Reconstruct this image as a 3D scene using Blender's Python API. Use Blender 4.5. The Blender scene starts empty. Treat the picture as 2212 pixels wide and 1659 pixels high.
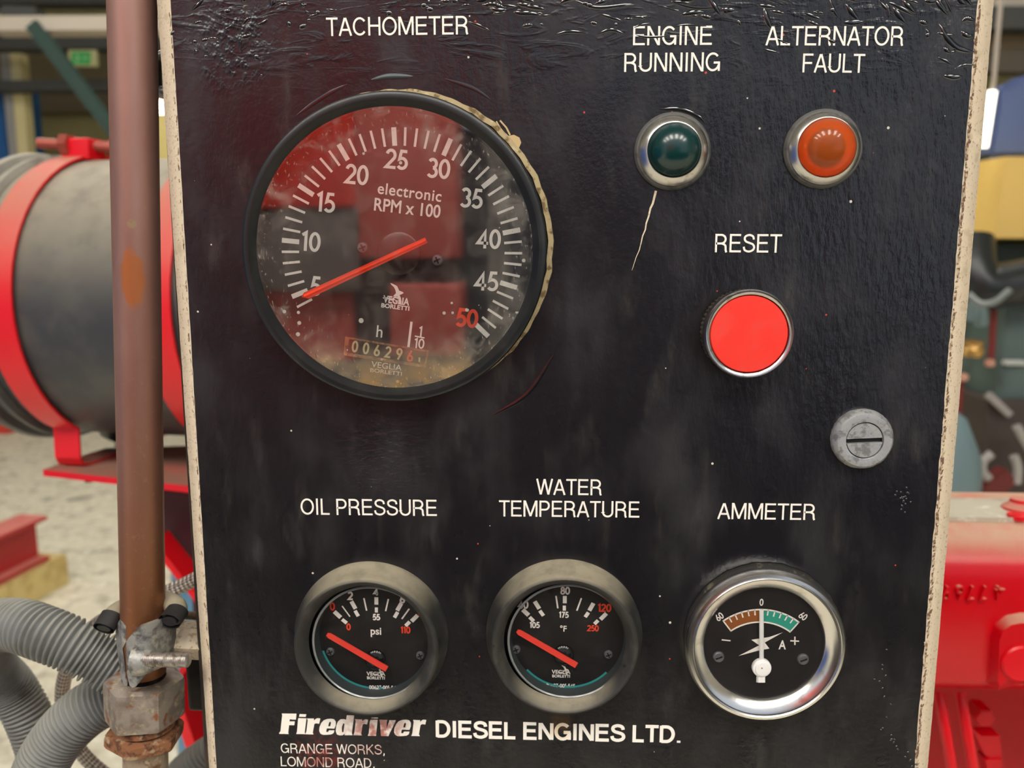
import bpy, bmesh, math, random
from mathutils import Vector, Matrix
random.seed(7)
S = bpy.context.scene
COL = S.collection
# ------------------------------------------------------------------ camera
F, CX, CY, Z0 = 1800.0, 1106.0, 829.5, 1.15
dv = Vector((1103.5 - CX, 12253 - CY, F)).normalized()          # panel "down" seen in the camera's own axes
hy = -((1103.5 - CX) * (-48806) + F * F) / (12253 - CY)
dh = Vector((48806, -hy, -F)).normalized()                       # panel "right"
dn = dh.cross(dv)                                                # into the panel
DIST = 0.309789


def to_world(c):
    return Vector((dh.dot(c), dn.dot(c), -dv.dot(c)))


CAM = to_world(Vector((0, 0, -DIST)))


def P(px, py, Y=0.0):
    """point of the place at depth Y (0 = panel face, positive behind it)"""
    r = to_world(Vector(((px - CX) / F, (py - CY) / F, 1.0)))
    t = (Y - CAM.y) / r.y
    p = CAM + t * r
    return Vector((p.x, p.y, p.z + Z0))


def MPP(Y=0.0, px=1106, py=830):
    """metres for one pixel at depth Y"""
    return (P(px + 1, py, Y) - P(px, py, Y)).length


cam = bpy.data.cameras.new('camera')
co = bpy.data.objects.new('camera', cam)
COL.objects.link(co)
cam.sensor_width = 36.0
cam.lens = F / 2212 * 36.0
cam.clip_start = 0.01
cam.clip_end = 100
xa, ya, za = to_world(Vector((1, 0, 0))), to_world(Vector((0, -1, 0))), to_world(Vector((0, 0, -1)))
M = Matrix(((xa.x, ya.x, za.x, CAM.x), (xa.y, ya.y, za.y, CAM.y), (xa.z, ya.z, za.z, CAM.z + Z0), (0, 0, 0, 1)))
co.matrix_world = M
cam.dof.use_dof = True
cam.dof.focus_distance = 0.298
cam.dof.aperture_fstop = 12.0
S.camera = co
# ------------------------------------------------------------------ world and exposure
w = bpy.data.worlds.new('world')
S.world = w
w.use_nodes = True
w.node_tree.nodes['Background'].inputs[0].default_value = (0.80, 0.88, 1.0, 1)
w.node_tree.nodes['Background'].inputs[1].default_value = 0.72
S.view_settings.view_transform = 'Standard'
S.view_settings.look = 'None'
S.view_settings.gamma = 1.0
S.view_settings.exposure = 0.0
LAMP = 21.0


# ------------------------------------------------------------------ materials
def srgb(r, g, b):
    f = lambda c: c / 12.92 if c <= 0.04045 else ((c + 0.055) / 1.055) ** 2.4
    return (f(r / 255), f(g / 255), f(b / 255), 1)


class NT:
    def __init__(s, name):
        s.m = bpy.data.materials.new(name)
        s.m.use_nodes = True
        s.t = s.m.node_tree
        s.b = s.t.nodes['Principled BSDF']
        s.out = s.t.nodes['Material Output']
        s._pos = None

    def n(s, typ, **kw):
        nd = s.t.nodes.new(typ)
        for k, v in kw.items():
            setattr(nd, k, v)
        return nd

    def l(s, a, b):
        s.t.links.new(a, b)

    def pos(s):
        if s._pos is None:
            s._pos = s.n('ShaderNodeNewGeometry')
        return s._pos.outputs['Position']

    def val(s, sock, v):
        if hasattr(v, 'is_output'):
            s.l(v, sock)
        else:
            sock.default_value = v

    def math(s, op, a, b=0.0, c=None, clamp=False):
        nd = s.n('ShaderNodeMath', operation=op, use_clamp=clamp)
        s.val(nd.inputs[0], a)
        s.val(nd.inputs[1], b)
        if c is not None:
            s.val(nd.inputs[2], c)
        return nd.outputs[0]

    def ramp(s, v, lo, hi, a=0.0, b=1.0):
        nd = s.n('ShaderNodeMapRange', interpolation_type='SMOOTHSTEP')
        s.val(nd.inputs[0], v)
        for i, x in zip((1, 2, 3, 4), (lo, hi, a, b)):
            nd.inputs[i].default_value = x
        return nd.outputs[0]

    def noise(s, scale, detail=3.0, stretch=None, rough=0.55, dist=0.0, vec=None):
        nd = s.n('ShaderNodeTexNoise')
        nd.inputs['Scale'].default_value = scale
        nd.inputs['Detail'].default_value = detail
        nd.inputs['Roughness'].default_value = rough
        nd.inputs['Distortion'].default_value = dist
        v = vec or s.pos()
        if stretch:
            mp = s.n('ShaderNodeMapping')
            s.l(v, mp.inputs[0])
            mp.inputs['Scale'].default_value = stretch[:3]
            if len(stretch) > 3:
                mp.inputs['Rotation'].default_value = (0, stretch[3], 0)
            v = mp.outputs[0]
        s.l(v, nd.inputs['Vector'])
        return nd.outputs['Fac']

    def mix(s, f, a, b):
        nd = s.n('ShaderNodeMix', data_type='RGBA')
        s.val(nd.inputs[0], f)
        s.val(nd.inputs[6], a)
        s.val(nd.inputs[7], b)
        return nd.outputs[2]

    def sep(s, v):
        nd = s.n('ShaderNodeSeparateXYZ')
        s.l(v, nd.inputs[0])
        return nd.outputs

    def near(s, p, r0, r1):
        """1 inside a spot of the surface, 0 outside"""
        nd = s.n('ShaderNodeVectorMath', operation='DISTANCE')
        s.l(s.pos(), nd.inputs[0])
        nd.inputs[1].default_value = p
        return s.ramp(nd.outputs['Value'], r0, r1, 1.0, 0.0)

    def bump(s, h, strength, dist=0.001, prev=None):
        nd = s.n('ShaderNodeBump')
        nd.inputs['Strength'].default_value = strength
        nd.inputs['Distance'].default_value = dist
        s.l(h, nd.inputs['Height'])
        if prev is not None:
            s.l(prev, nd.inputs['Normal'])
        return nd.outputs['Normal']


def mat(name, col, rough=0.5, metal=0.0, ior=1.5, spots=None, dust=None, bump=None, coat=0.0, emit=None):
    """spots = list of (colour, noise scale, low, high); dust = (colour, amount, from normal z, to normal z); bump = (scale, strength, distance)"""
    k = NT(name)
    c = col
    for sp in (spots or []):
        c = k.mix(k.ramp(k.noise(sp[1], 4.0), sp[2], sp[3]), c, sp[0])
    rv = rough
    if dust:
        nz = k.sep(k._pos.outputs['Normal'] if k._pos else (k.pos(), k._pos.outputs['Normal'])[1])[2]
        f = k.math('MULTIPLY', k.ramp(nz, dust[2], dust[3]), dust[1])
        f = k.math('MULTIPLY', f, k.ramp(k.noise(dust[4] if len(dust) > 4 else 60, 4.0), 0.2, 0.6, 0.6, 1.0))
        c = k.mix(f, c, dust[0])
        rv = k.math('ADD', rough, k.math('MULTIPLY', f, 0.8 - rough))
    k.val(k.b.inputs['Base Color'], c)
    k.val(k.b.inputs['Roughness'], rv)
    k.b.inputs['Metallic'].default_value = metal
    k.b.inputs['IOR'].default_value = ior
    if coat:
        k.b.inputs['Coat Weight'].default_value = coat
    if bump:
        k.l(k.bump(k.noise(bump[0], 3.0), bump[1], bump[2]), k.b.inputs['Normal'])
    if emit:
        k.b.inputs['Emission Color'].default_value = emit[0]
        k.b.inputs['Emission Strength'].default_value = emit[1]
    return k.m


# ------------------------------------------------------------------ building helpers
def tag(o, label=None, cat=None, group=None, kind=None):
    for k, v in (('label', label), ('category', cat), ('group', group), ('kind', kind)):
        if v:
            o[k] = v
    return o


def thing(name, label, cat, loc, group=None):
    o = bpy.data.objects.new(name, None)
    o.empty_display_size = 0.02
    COL.objects.link(o)
    o.location = loc
    return tag(o, label, cat, group)


def root_loc(o):
    while o.parent:
        o = o.parent
    return Vector(o.location)


def obj(name, bm, m, parent=None, smooth=True, label=None, auto=40):
    me = bpy.data.meshes.new(name)
    bmesh.ops.remove_doubles(bm, verts=bm.verts, dist=1e-7)
    if parent is not None:
        L = root_loc(parent)
    else:
        xs = [v.co for v in bm.verts]
        L = Vector((sum(v.x for v in xs) / len(xs), sum(v.y for v in xs) / len(xs), min(v.z for v in xs)))
    bm.normal_update()
    for v in bm.verts:
        v.co -= L
    if smooth:
        ca = math.cos(math.radians(auto))
        for f in bm.faces:
            f.smooth = True
        for e in bm.edges:
            if len(e.link_faces) == 2 and e.link_faces[0].normal.dot(e.link_faces[1].normal) < ca:
                e.smooth = False
    bm.to_mesh(me)
    bm.free()
    me.materials.append(m)
    o = bpy.data.objects.new(name, me)
    COL.objects.link(o)
    if parent is not None:
        o.parent = parent
    else:
        o.location = L
    if label:
        o['label'] = label
    return o


def lathe(bm, prof, origin, axis=(0, -1, 0), ref=None, seg=96, rmod=None, close=False):
    """prof = [(radius, height along axis)]"""
    a = Vector(axis).normalized()
    u = Vector(ref) if ref else (Vector((1, 0, 0)) if abs(a.x) < 0.9 else Vector((0, 1, 0)))
    u = (u - a * u.dot(a)).normalized()
    v = a.cross(u)
    rows = []
    for r, h in prof:
        if r < 1e-9:
            rows.append([bm.verts.new(Vector(origin) + a * h)])
        else:
            row = []
            for i in range(seg):
                t = 2 * math.pi * i / seg
                rr = r * (rmod(i, h) if rmod else 1.0)
                row.append(bm.verts.new(Vector(origin) + a * h + u * (rr * math.cos(t)) + v * (rr * math.sin(t))))
            rows.append(row)
    if close:
        rows.append(rows[0])
    for A, B in zip(rows, rows[1:]):
        for i in range(seg):
            j = (i + 1) % seg
            if len(A) == 1 and len(B) == 1:
                continue
            if len(A) == 1:
                bm.faces.new((A[0], B[j], B[i]))
            elif len(B) == 1:
                bm.faces.new((A[i], A[j], B[0]))
            else:
                bm.faces.new((A[i], A[j], B[j], B[i]))
    return bm


def spline(pts, n):
    """smooth path through the points, n samples evenly by length"""
    pts = [Vector(p) for p in pts]
    q = [pts[0] * 2 - pts[1]] + pts + [pts[-1] * 2 - pts[-2]]
    d = []
    for i in range(1, len(q) - 2):
        for k in range(24):
            t = k / 24
            a, b, c, e = q[i - 1], q[i], q[i + 1], q[i + 2]
            d.append(0.5 * ((2 * b) + (c - a) * t + (2 * a - 5 * b + 4 * c - e) * t * t + (3 * b - a - 3 * c + e) * t ** 3))
    d.append(pts[-1])
    L = [0]
    for a, b in zip(d, d[1:]):
        L.append(L[-1] + (b - a).length)
    out, j = [], 0
    for i in range(n):
        s = L[-1] * i / (n - 1)
        while j < len(L) - 2 and L[j + 1] < s:
            j += 1
        k = (s - L[j]) / max(L[j + 1] - L[j], 1e-9)
        out.append(d[j].lerp(d[j + 1], min(k, 1)))
    return out


def tube(bm, path, rad, seg=24, caps=True, flat=None):
    """rad = number or function(index) ; flat = (a, b) squashes the section"""
    path = [Vector(p) for p in path]
    uvl = bm.loops.layers.uv.verify()
    rows, T0, U = [], None, None
    Ls = [0]
    for a, b in zip(path, path[1:]):
        Ls.append(Ls[-1] + (b - a).length)
    for i, p in enumerate(path):
        T = (path[min(i + 1, len(path) - 1)] - path[max(i - 1, 0)]).normalized()
        if U is None:
            U = Vector((0, 0, 1)) if abs(T.z) < 0.9 else Vector((1, 0, 0))
        U = (U - T * U.dot(T)).normalized()
        V = T.cross(U)
        r = rad(i) if callable(rad) else rad
        row = []
        for k in range(seg):
            t = 2 * math.pi * k / seg
            x, y = math.cos(t), math.sin(t)
            if flat:
                x, y = x * flat[0], y * flat[1]
            row.append(bm.verts.new(p + U * (r * x) + V * (r * y)))
        rows.append(row)
    for i, (A, B) in enumerate(zip(rows, rows[1:])):
        for k in range(seg):
            j = (k + 1) % seg
            f = bm.faces.new((A[k], A[j], B[j], B[k]))
            for lp, (uu, vv) in zip(f.loops, ((Ls[i], k), (Ls[i], k + 1), (Ls[i + 1], k + 1), (Ls[i + 1], k))):
                lp[uvl].uv = (uu * 100, vv / seg)
    if caps:
        bm.faces.new(rows[0][::-1])
        bm.faces.new(rows[-1])
    return bm


def prism(bm, poly, vec):
    """poly = list of points of one face; vec = thickness vector"""
    vec = Vector(vec)
    a = [bm.verts.new(Vector(p)) for p in poly]
    b = [bm.verts.new(Vector(p) + vec) for p in poly]
    fs = [bm.faces.new(a), bm.faces.new(b[::-1])]
    n = len(a)
    for i in range(n):
        j = (i + 1) % n
        fs.append(bm.faces.new((a[j], a[i], b[i], b[j])))
    bmesh.ops.recalc_face_normals(bm, faces=fs)
    return bm


def box(bm, lo, hi, bev=0.0):
    lo, hi = Vector(lo), Vector(hi)
    prev = set(bm.verts)
    r = bmesh.ops.create_cube(bm, size=1.0)
    for v in r['verts']:
        v.co = Vector(((lo.x + hi.x) / 2 + v.co.x * (hi.x - lo.x), (lo.y + hi.y) / 2 + v.co.y * (hi.y - lo.y), (lo.z + hi.z) / 2 + v.co.z * (hi.z - lo.z)))
    if bev:
        es = {e for v in r['verts'] for e in v.link_edges}
        bmesh.ops.bevel(bm, geom=list(es), offset=bev, segments=3, affect='EDGES', profile=0.6)
    return bm


def beam(bm, a, b, wd, ht, up=(0, 0, 1)):
    """straight bar of rectangular section from a to b"""
    a, b = Vector(a), Vector(b)
    T = (b - a).normalized()
    U = Vector(up)
    U = (U - T * U.dot(T)).normalized()
    V = T.cross(U)
    poly = [a + V * (sx * wd / 2) + U * (sz * ht / 2) for sx, sz in ((-1, -1), (1, -1), (1, 1), (-1, 1))]
    return prism(bm, poly, b - a)


# flat printed marks -------------------------------------------------------
_lift = [0]


def ribbon(bm, pts, wd, closed=False, w2=None):
    """flat stroke in the panel's plane through world points (same Y)"""
    _lift[0] = (_lift[0] + 1) % 8                      # strokes that cross lie a few microns apart, like coats of ink
    pts = [Vector(p) + Vector((0, -9e-6 * _lift[0], 0)) for p in pts]
    n = len(pts)
    L, Rr = [], []
    for i, p in enumerate(pts):
        a = pts[(i - 1) % n] if (closed or i) else None
        b = pts[(i + 1) % n] if (closed or i < n - 1) else None
        d1 = (p - a) if a is not None else None
        d2 = (b - p) if b is not None else None
        d1 = d1.normalized() if d1 is not None else d2.normalized()
        d2 = d2.normalized() if d2 is not None else d1
        t = (d1 + d2)
        t = t.normalized() if t.length > 1e-6 else d1
        nrm = Vector((-t.z, 0, t.x))
        c = max(0.45, nrm.dot(Vector((-d1.z, 0, d1.x))))
        ww = wd if w2 is None else wd + (w2 - wd) * i / (n - 1)
        L.append(bm.verts.new(p + nrm * (ww / 2 / c)))
        Rr.append(bm.verts.new(p - nrm * (ww / 2 / c)))
    for i in range(n if closed else n - 1):
        j = (i + 1) % n
        bm.faces.new((L[i], L[j], Rr[j], Rr[i]))
    return bm


def poly_face(bm, pts):
    vs = [bm.verts.new(Vector(p)) for p in pts]
    f = bm.faces.new(vs)
    f.normal_update()
    if f.normal.y > 0:
        f.normal_flip()
    bmesh.ops.triangulate(bm, faces=[f])
    return bm


_ref = {}


def glyphs(s, weight=0.0, shear=0.0, space=1.0):
    cu = bpy.data.curves.new('t', 'FONT')
    cu.body = s
    cu.size = 1.0
    cu.offset = weight
    cu.shear = shear
    cu.space_character = space
    cu.resolution_u = 6
    cu.fill_mode = 'FRONT'
    o = bpy.data.objects.new('t', cu)
    COL.objects.link(o)
    dg = bpy.context.evaluated_depsgraph_get()
    me = o.evaluated_get(dg).to_mesh()
    vs = [v.co.copy() for v in me.vertices]
    fs = [list(p.vertices) for p in me.polygons]
    o.evaluated_get(dg).to_mesh_clear()
    bpy.data.objects.remove(o)
    bpy.data.curves.remove(cu)
    return vs, fs


def cap_height():
    if 'cap' not in _ref:
        v, f = glyphs('H')
        _ref['cap'] = max(p.y for p in v)
    return _ref['cap']


def put(bm, vs, fs, fn):
    nv = [bm.verts.new(fn(v)) for v in vs]
    for f in fs:
        try:
            q = bm.faces.new([nv[i] for i in f])
            q.normal_update()
            if q.normal.y > 0:
                q.normal_flip()
        except ValueError:
            pass


def print_line(bm, s, left, right, cap_px, Y=-0.0002, weight=0.0, shear=0.0, space=1.0):
    """a line of lettering from its bottom left to its bottom right pixel, capitals cap_px high"""
    vs, fs = glyphs(s, weight, shear, space)
    x0, x1 = min(v.x for v in vs), max(v.x for v in vs)
    A, B = P(left[0], left[1], Y), P(right[0], right[1], Y)
    H = (P(left[0], left[1] - cap_px, Y) - A).length / cap_height()
    put(bm, vs, fs, lambda v: A + (B - A) * ((v.x - x0) / (x1 - x0)) + Vector((0, 0, H * v.y)))
    return bm


def print_at(bm, s, cx, cy, cap_px, Y, rot=0.0, xs=1.0, weight=0.0, space=1.0):
    """lettering centred on a pixel, turned by rot degrees"""
    vs, fs = glyphs(s, weight, 0, space)
    x0, x1 = min(v.x for v in vs), max(v.x for v in vs)
    k = cap_px * MPP(Y, cx, cy) / cap_height()
    c, sn = math.cos(math.radians(rot)), math.sin(math.radians(rot))
    O = P(cx, cy, Y)
    ch = cap_height() / 2

    def fn(v):
        x, z = (v.x - (x0 + x1) / 2) * k * xs, (v.y - ch) * k
        return O + Vector((x * c - z * sn, 0, x * sn + z * c))
    put(bm, vs, fs, fn)
    return bm


def arc(cx, cy, rx, ry, a0, a1, n=14):
    return [(cx + rx * math.cos(math.radians(a0 + (a1 - a0) * i / n)), cy + ry * math.sin(math.radians(a0 + (a1 - a0) * i / n))) for i in range(n + 1)]


DIG = {
    '0': (.60, [(arc(.30, .5, .225, .43, 0, 345, 23), True)]),
    '1': (.36, [([(.03, .80), (.22, .93), (.22, 0.0)], False)]),
    '2': (.58, [(arc(.28, .68, .21, .25, 165, -35, 14) + [(.06, .07), (.56, .07)], False)]),
    '3': (.56, [(arc(.26, .715, .19, .215, 150, -80, 12), False), (arc(.26, .285, .225, .225, 80, -150, 14), False)]),
    '4': (.62, [([(.43, 0.0), (.43, .86), (.06, .27), (.60, .27)], False)]),
    '5': (.57, [([(.50, .93), (.20, .93), (.13, .53)] + arc(.265, .32, .235, .255, 108, -145, 16), False)]),
    '6': (.58, [(arc(.29, .28, .22, .23, 0, 345, 23), True), ([(.09, .38), (.36, .97)], False)]),
    '7': (.54, [([(.04, .93), (.46, .93), (.18, 0)], False)]),
    '8': (.56, [(arc(.28, .72, .17, .2, 0, 345, 23), True), (arc(.28, .28, .21, .22, 0, 345, 23), True)]),
    '9': (.58, [(arc(.29, .69, .22, .24, 0, 345, 23), True), ([(.49, .58), (.22, 0)], False)]),
    '-': (.40, [([(.05, .4), (.35, .4)], False)]),
    ' ': (.25, []),
}


def _sp(pts, n=22):
    return [(v.x, v.y) for v in spline([(x, y, 0) for x, y in pts], n)]


def _P(k=.5):
    return [(.1, 0), (.1, .94), (.36, .94)] + arc(.36, (.94 + k) / 2, .22, (.94 - k) / 2, 90, -90, 12)[1:] + [(.1, k)]


CAPS = {
    'A': (.70, [[(.05, 0), (.335, .97)], [(.365, .97), (.65, 0)], [(.15, .32), (.55, .32)]]),
    'C': (.74, [arc(.38, .5, .31, .44, 38, 322, 26)]),
    'D': (.73, [[(.10, 0), (.10, 1)], [(.1, .06), (.30, .06)] + arc(.32, .5, .31, .44, -90, 90, 18) + [(.1, .94)]]),
    'E': (.68, [[(.62, .94), (.10, .94), (.10, .06), (.64, .06)], [(.10, .52), (.59, .52)]]),
    'F': (.62, [[(.59, .94), (.10, .94), (.10, 0)], [(.1, .50), (.54, .50)]]),
    'G': (.78, [arc(.38, .5, .31, .44, 42, 338, 26), [(.42, .46), (.73, .46)], [(.68, .46), (.68, .02)]]),
    'H': (.73, [[(.1, 0), (.1, 1)], [(.63, 0), (.63, 1)], [(.1, .53), (.63, .53)]]),
    'I': (.27, [[(.135, 0), (.135, 1)]]),
    'K': (.69, [[(.1, 0), (.1, 1)], [(.61, 1), (.11, .40)], [(.27, .56), (.63, 0)]]),
    'L': (.57, [[(.10, 1), (.10, .06), (.54, .06)]]),
    'M': (.86, [[(.09, 0), (.09, 1)], [(.77, 0), (.77, 1)], [(.12, .98), (.43, .04)], [(.74, .98), (.43, .04)]]),
    'N': (.73, [[(.1, 0), (.1, 1)], [(.63, 0), (.63, 1)], [(.13, .97), (.60, .03)]]),
    'O': (.79, [arc(.395, .5, .325, .445, 0, 360, 32)]),
    'P': (.67, [_P(.44)]),
    'R': (.72, [_P(.48), [(.40, .48)] + arc(.40, .30, .19, .16, 78, 0, 8) + [(.60, .12), (.64, 0)]]),
    'S': (.68, [_sp([(.58, .70), (.53, .87), (.34, .945), (.15, .87), (.11, .72), (.19, .59), (.36, .52), (.54, .44), (.61, .28), (.54, .13), (.34, .055), (.13, .13), (.075, .31)], 36)]),
    'T': (.62, [[(.01, .94), (.61, .94)], [(.31, 0), (.31, .94)]]),
    'U': (.72, [[(.1, 1), (.1, .32)] + arc(.36, .32, .26, .265, 180, 360, 16) + [(.62, 1)]]),
    'V': (.66, [[(.04, 1), (.325, .02)], [(.335, .02), (.62, 1)]]),
    'W': (.94, [[(.04, 1), (.25, .02)], [(.26, .02), (.465, .98)], [(.475, .98), (.68, .02)], [(.69, .02), (.90, 1)]]),
    ' ': (.26, []), '.': (.27, [[(.135, 0), (.135, .13)]]), ',': (.27, [[(.14, .13), (.14, 0), (.09, -.14)]]),
}


def caps_line(bm, s, left, right, cap_px, Y, wd=.115):
    """narrow sans capitals from their bottom left to their bottom right pixel"""
    pts, x = [], 0.0
    for ch in s:
        w_, st = CAPS[ch]
        for q in st:
            pts.append([(a + x, b) for a, b in q])
        x += w_ + .025
    lo, hi = min(a for q in pts for a, b in q) - wd / 2, max(a for q in pts for a, b in q) + wd / 2
    A, B = P(left[0], left[1], Y), P(right[0], right[1], Y)
    H = (P(left[0], left[1] - cap_px, Y) - A).length
    kx = (B - A).length / (hi - lo)
    for q in pts:
        ribbon(bm, [A + (B - A) * ((a - lo) / (hi - lo)) + Vector((0, 0, H * b)) for a, b in q], wd * (H + kx) / 2)
    return bm


def digits(bm, s, cx, cy, h_px, Y, rot=0.0, wd=0.135, xs=1.0, gap=0.03):
    """round geometric numerals centred on a pixel"""
    k = h_px * MPP(Y, cx, cy)
    tot = sum(DIG[ch][0] + gap for ch in s) - gap
    c, sn = math.cos(math.radians(rot)), math.sin(math.radians(rot))
    O = P(cx, cy, Y)
    x = -tot / 2
    for ch in s:
        wch, strokes = DIG[ch]
        for pts, cl in strokes:
            q = []
            for (a, b) in pts:
                X, Zz = (a + x) * k * xs, (b - 0.5) * k
                q.append(O + Vector((X * c - Zz * sn, 0, X * sn + Zz * c)))
            ribbon(bm, q, wd * k, cl)
        x += wch + gap
    return bm


# ------------------------------------------------------------------ the hall (setting)
def struct(name, bm, m, **kw):
    return tag(obj(name, bm, m, **kw), kind='structure')


m_floor = mat('pale_concrete', srgb(222, 216, 194), 0.85, spots=[(srgb(176, 170, 150), 11, 0.45, 0.72), (srgb(238, 234, 216), 26, 0.48, 0.66), (srgb(146, 142, 128), 5.5, 0.60, 0.74)], bump=(60, 0.3, 0.004))
m_wall = mat('olive_wall', srgb(158, 150, 106), 0.9, spots=[(srgb(140, 130, 92), 0.8, 0.4, 0.7)])
m_wallpale = mat('pale_wall', srgb(214, 206, 182), 0.9)
m_ceil = mat('ceiling_sheet', srgb(150, 145, 132), 0.9)
b = bmesh.new()
box(b, (-7, -7, -0.1), (8, 9, 0))
struct('floor', b, m_floor)
b = bmesh.new()
box(b, (-7, 9, 0), (8, 9.2, 6))
struct('wall_back', b, m_wall)
b = bmesh.new()
box(b, (-7.2, -7, 0), (-7, 9.2, 6))
struct('wall_left', b, m_wallpale)
b = bmesh.new()
box(b, (8, -7, 0), (8.2, 9.2, 6))
struct('wall_right', b, m_wallpale)
b = bmesh.new()
box(b, (-7.2, -7, 6), (8.2, 9.2, 6.15))
struct('ceiling', b, m_ceil)

# ceiling strip lights, hung in a row in front of and above the panel
m_tube = mat('lit_tube', (1, 1, 1, 1), 0.5, emit=((1.0, 0.95, 0.86, 1), LAMP))
m_tray = mat('white_tray', srgb(220, 220, 215), 0.5)
strips = [(-3.0, -3.0), (-1.8, -2.6), (-0.7, -2.4), (0.4, -2.4), (1.5, -2.5), (2.7, -3.0), (-2.4, 2.8), (0.3, 2.6), (3.0, 2.8)]
words = ['first', 'second', 'third', 'fourth', 'fifth', 'sixth']
for i, (x, y) in enumerate(strips):
    z = 3.9
    lab = ('white ceiling strip light, %s from the left of the row in front of the panel' % words[i]) if i < 6 else 'white ceiling strip light, %s from the left of the row behind the panel' % words[i - 6]
    t = thing('strip_light', lab, 'ceiling light', (x, y, z), 'ceiling strip lights')
    b = bmesh.new()
    box(b, (x - .25, y - .75, z + .03), (x + .25, y + .75, z + .09), 0.01)
    obj('tray', b, m_tray, t)
    b = bmesh.new()
    box(b, (x - .235, y - .72, z), (x + .235, y + .72, z + .03), 0.01)
    obj('diffuser', b, m_tube, t)
    for dy in (-.6, .6):
        b = bmesh.new()
        tube(b, [(x, y + dy, z + .09), (x, y + dy, 6.0)], 0.006, 8)
        obj('hanger', b, m_tray, t)

# ------------------------------------------------------------------ control panel
XL, XR = P(368.5, 0).x, P(2111.6, 0).x
ZT, ZB = P(1100, 0).z + 0.05, P(1100, 1659).z - 0.09


def panel_paint():
    k = NT('black_enamel')
    x, y, z = k.sep(k.pos())
    zt = P(1100, 0).z
    smudge = k.noise(24, 5, (1.6, 1, 0.8))
    col = k.mix(k.math('MULTIPLY', k.ramp(smudge, .45, .75), .6), srgb(21, 20, 25), srgb(48, 47, 51))
    col = k.mix(k.math('MULTIPLY', k.ramp(k.noise(70, 5, (1.5, 1, .45)), .54, .82), .32), col, srgb(92, 90, 84))
    # pale specks of grit and red overspray
    vo = k.n('ShaderNodeTexVoronoi')
    vo.inputs['Scale'].default_value = 157
    k.l(k.pos(), vo.inputs['Vector'])
    cs = k.sep(vo.outputs['Color'])
    speck = k.math('MULTIPLY', k.math('LESS_THAN', vo.outputs['Distance'], k.math('MULTIPLY', cs[2], 0.085)), k.math('GREATER_THAN', cs[0], .55))
    col = k.mix(speck, col, k.mix(k.math('GREATER_THAN', cs[1], .82), srgb(215, 208, 196), srgb(200, 70, 50)))
    red = k.math('MULTIPLY', k.near(P(690, 1635), .003, .014), k.ramp(k.noise(330, 3), .42, .62))
    col = k.mix(k.math('MULTIPLY', red, .75), col, srgb(120, 35, 28))
    rust = k.near(P(1212, 1558), .002, .006)
    col = k.mix(k.math('MULTIPLY', rust, .35), col, srgb(110, 80, 50))
    k.l(col, k.b.inputs['Base Color'])
    k.l(k.math('ADD', k.ramp(smudge, .35, .8, .20, .38), k.math('MULTIPLY', k.math('SUBTRACT', 1.0, k.ramp(z, zt - .17, zt - .02)), .06)), k.b.inputs['Roughness'])
    k.b.inputs['IOR'].default_value = 1.62
    fine = k.bump(k.noise(420, 4), .30, .0004)
    rmask = k.math('MULTIPLY', k.ramp(x, .03, .13), k.ramp(z, zt - .26, zt - .05))
    lea = k.math('MULTIPLY', k.noise(260, 3, (1.6, 1, .55, .5)), k.math('ADD', k.math('MULTIPLY', rmask, .9), .22))
    fine = k.bump(lea, .55, .0009, fine)
    tmask = k.ramp(z, zt - .034, zt - .004)
    wr = k.math('MULTIPLY', k.ramp(k.noise(95, 3, (.55, 1, 2.0, .12), dist=1.2), .50, .72), tmask)
    fine = k.bump(wr, .16, .0016, fine)
    lmask = k.math('MULTIPLY', k.near(P(500, 90), .004, .022), 1.0)
    fine = k.bump(k.math('MULTIPLY', k.ramp(k.noise(330, 2, (1, 1, .8, -.6)), .45, .7), lmask), .30, .0010, fine)
    omask = k.near(P(830, 1000), .006, .028)
    fine = k.bump(k.math('MULTIPLY', k.noise(420, 3, (.7, 1, 1.2)), omask), .7, .0008, fine)
    k.l(fine, k.b.inputs['Normal'])
    return k.m


def cream_edge():
    k = NT('cream_board_edge')
    c = k.mix(k.ramp(k.noise(900, 3), .55, .75), srgb(226, 210, 184), srgb(170, 150, 122))
    c = k.mix(k.ramp(k.noise(160, 4), .56, .72), c, srgb(206, 190, 160))
    k.l(c, k.b.inputs['Base Color'])
    k.b.inputs['Roughness'].default_value = .85
    k.l(k.bump(k.noise(1100, 3), .4, .0004), k.b.inputs['Normal'])
    return k.m


m_black = panel_paint()
m_cream = cream_edge()
m_white = mat('white_print', srgb(250, 246, 238), 0.6)
m_housing = mat('bronze_black_housing', srgb(42, 36, 31), 0.55, spots=[(srgb(66, 56, 46), 60, .5, .8)])
panel = thing('control_panel', 'black enamelled engine control panel with cream edges and white lettering', 'control panel', ((XL + XR) / 2, 0, 0))

# face: a grid so that its rim can be a little ragged
b = bmesh.new()
N = 150
rl = [random.uniform(-.00008, .00008) for _ in range(N + 1)]
rr = [random.uniform(-.0002, .00018) for _ in range(N + 1)]
lf, rt = [], []
for i in range(N + 1):
    z = ZB + (ZT - ZB) * i / N
    lf.append(b.verts.new((XL + rl[i], 0, z)))
    rt.append(b.verts.new((XR + rr[i], 0, z)))
for i in range(N):
    b.faces.new((lf[i], rt[i], rt[i + 1], lf[i + 1]))
obj('face', b, m_black, panel, smooth=False)


def edge_x(z, top, bot):
    """outer edge at 4 mm depth, read off at the top and bottom of the visible panel"""
    a, c = P(top, 0, .004), P(bot, 1659, .004)
    return a.x + (c.x - a.x) * (a.z - z) / (a.z - c.z)


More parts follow.
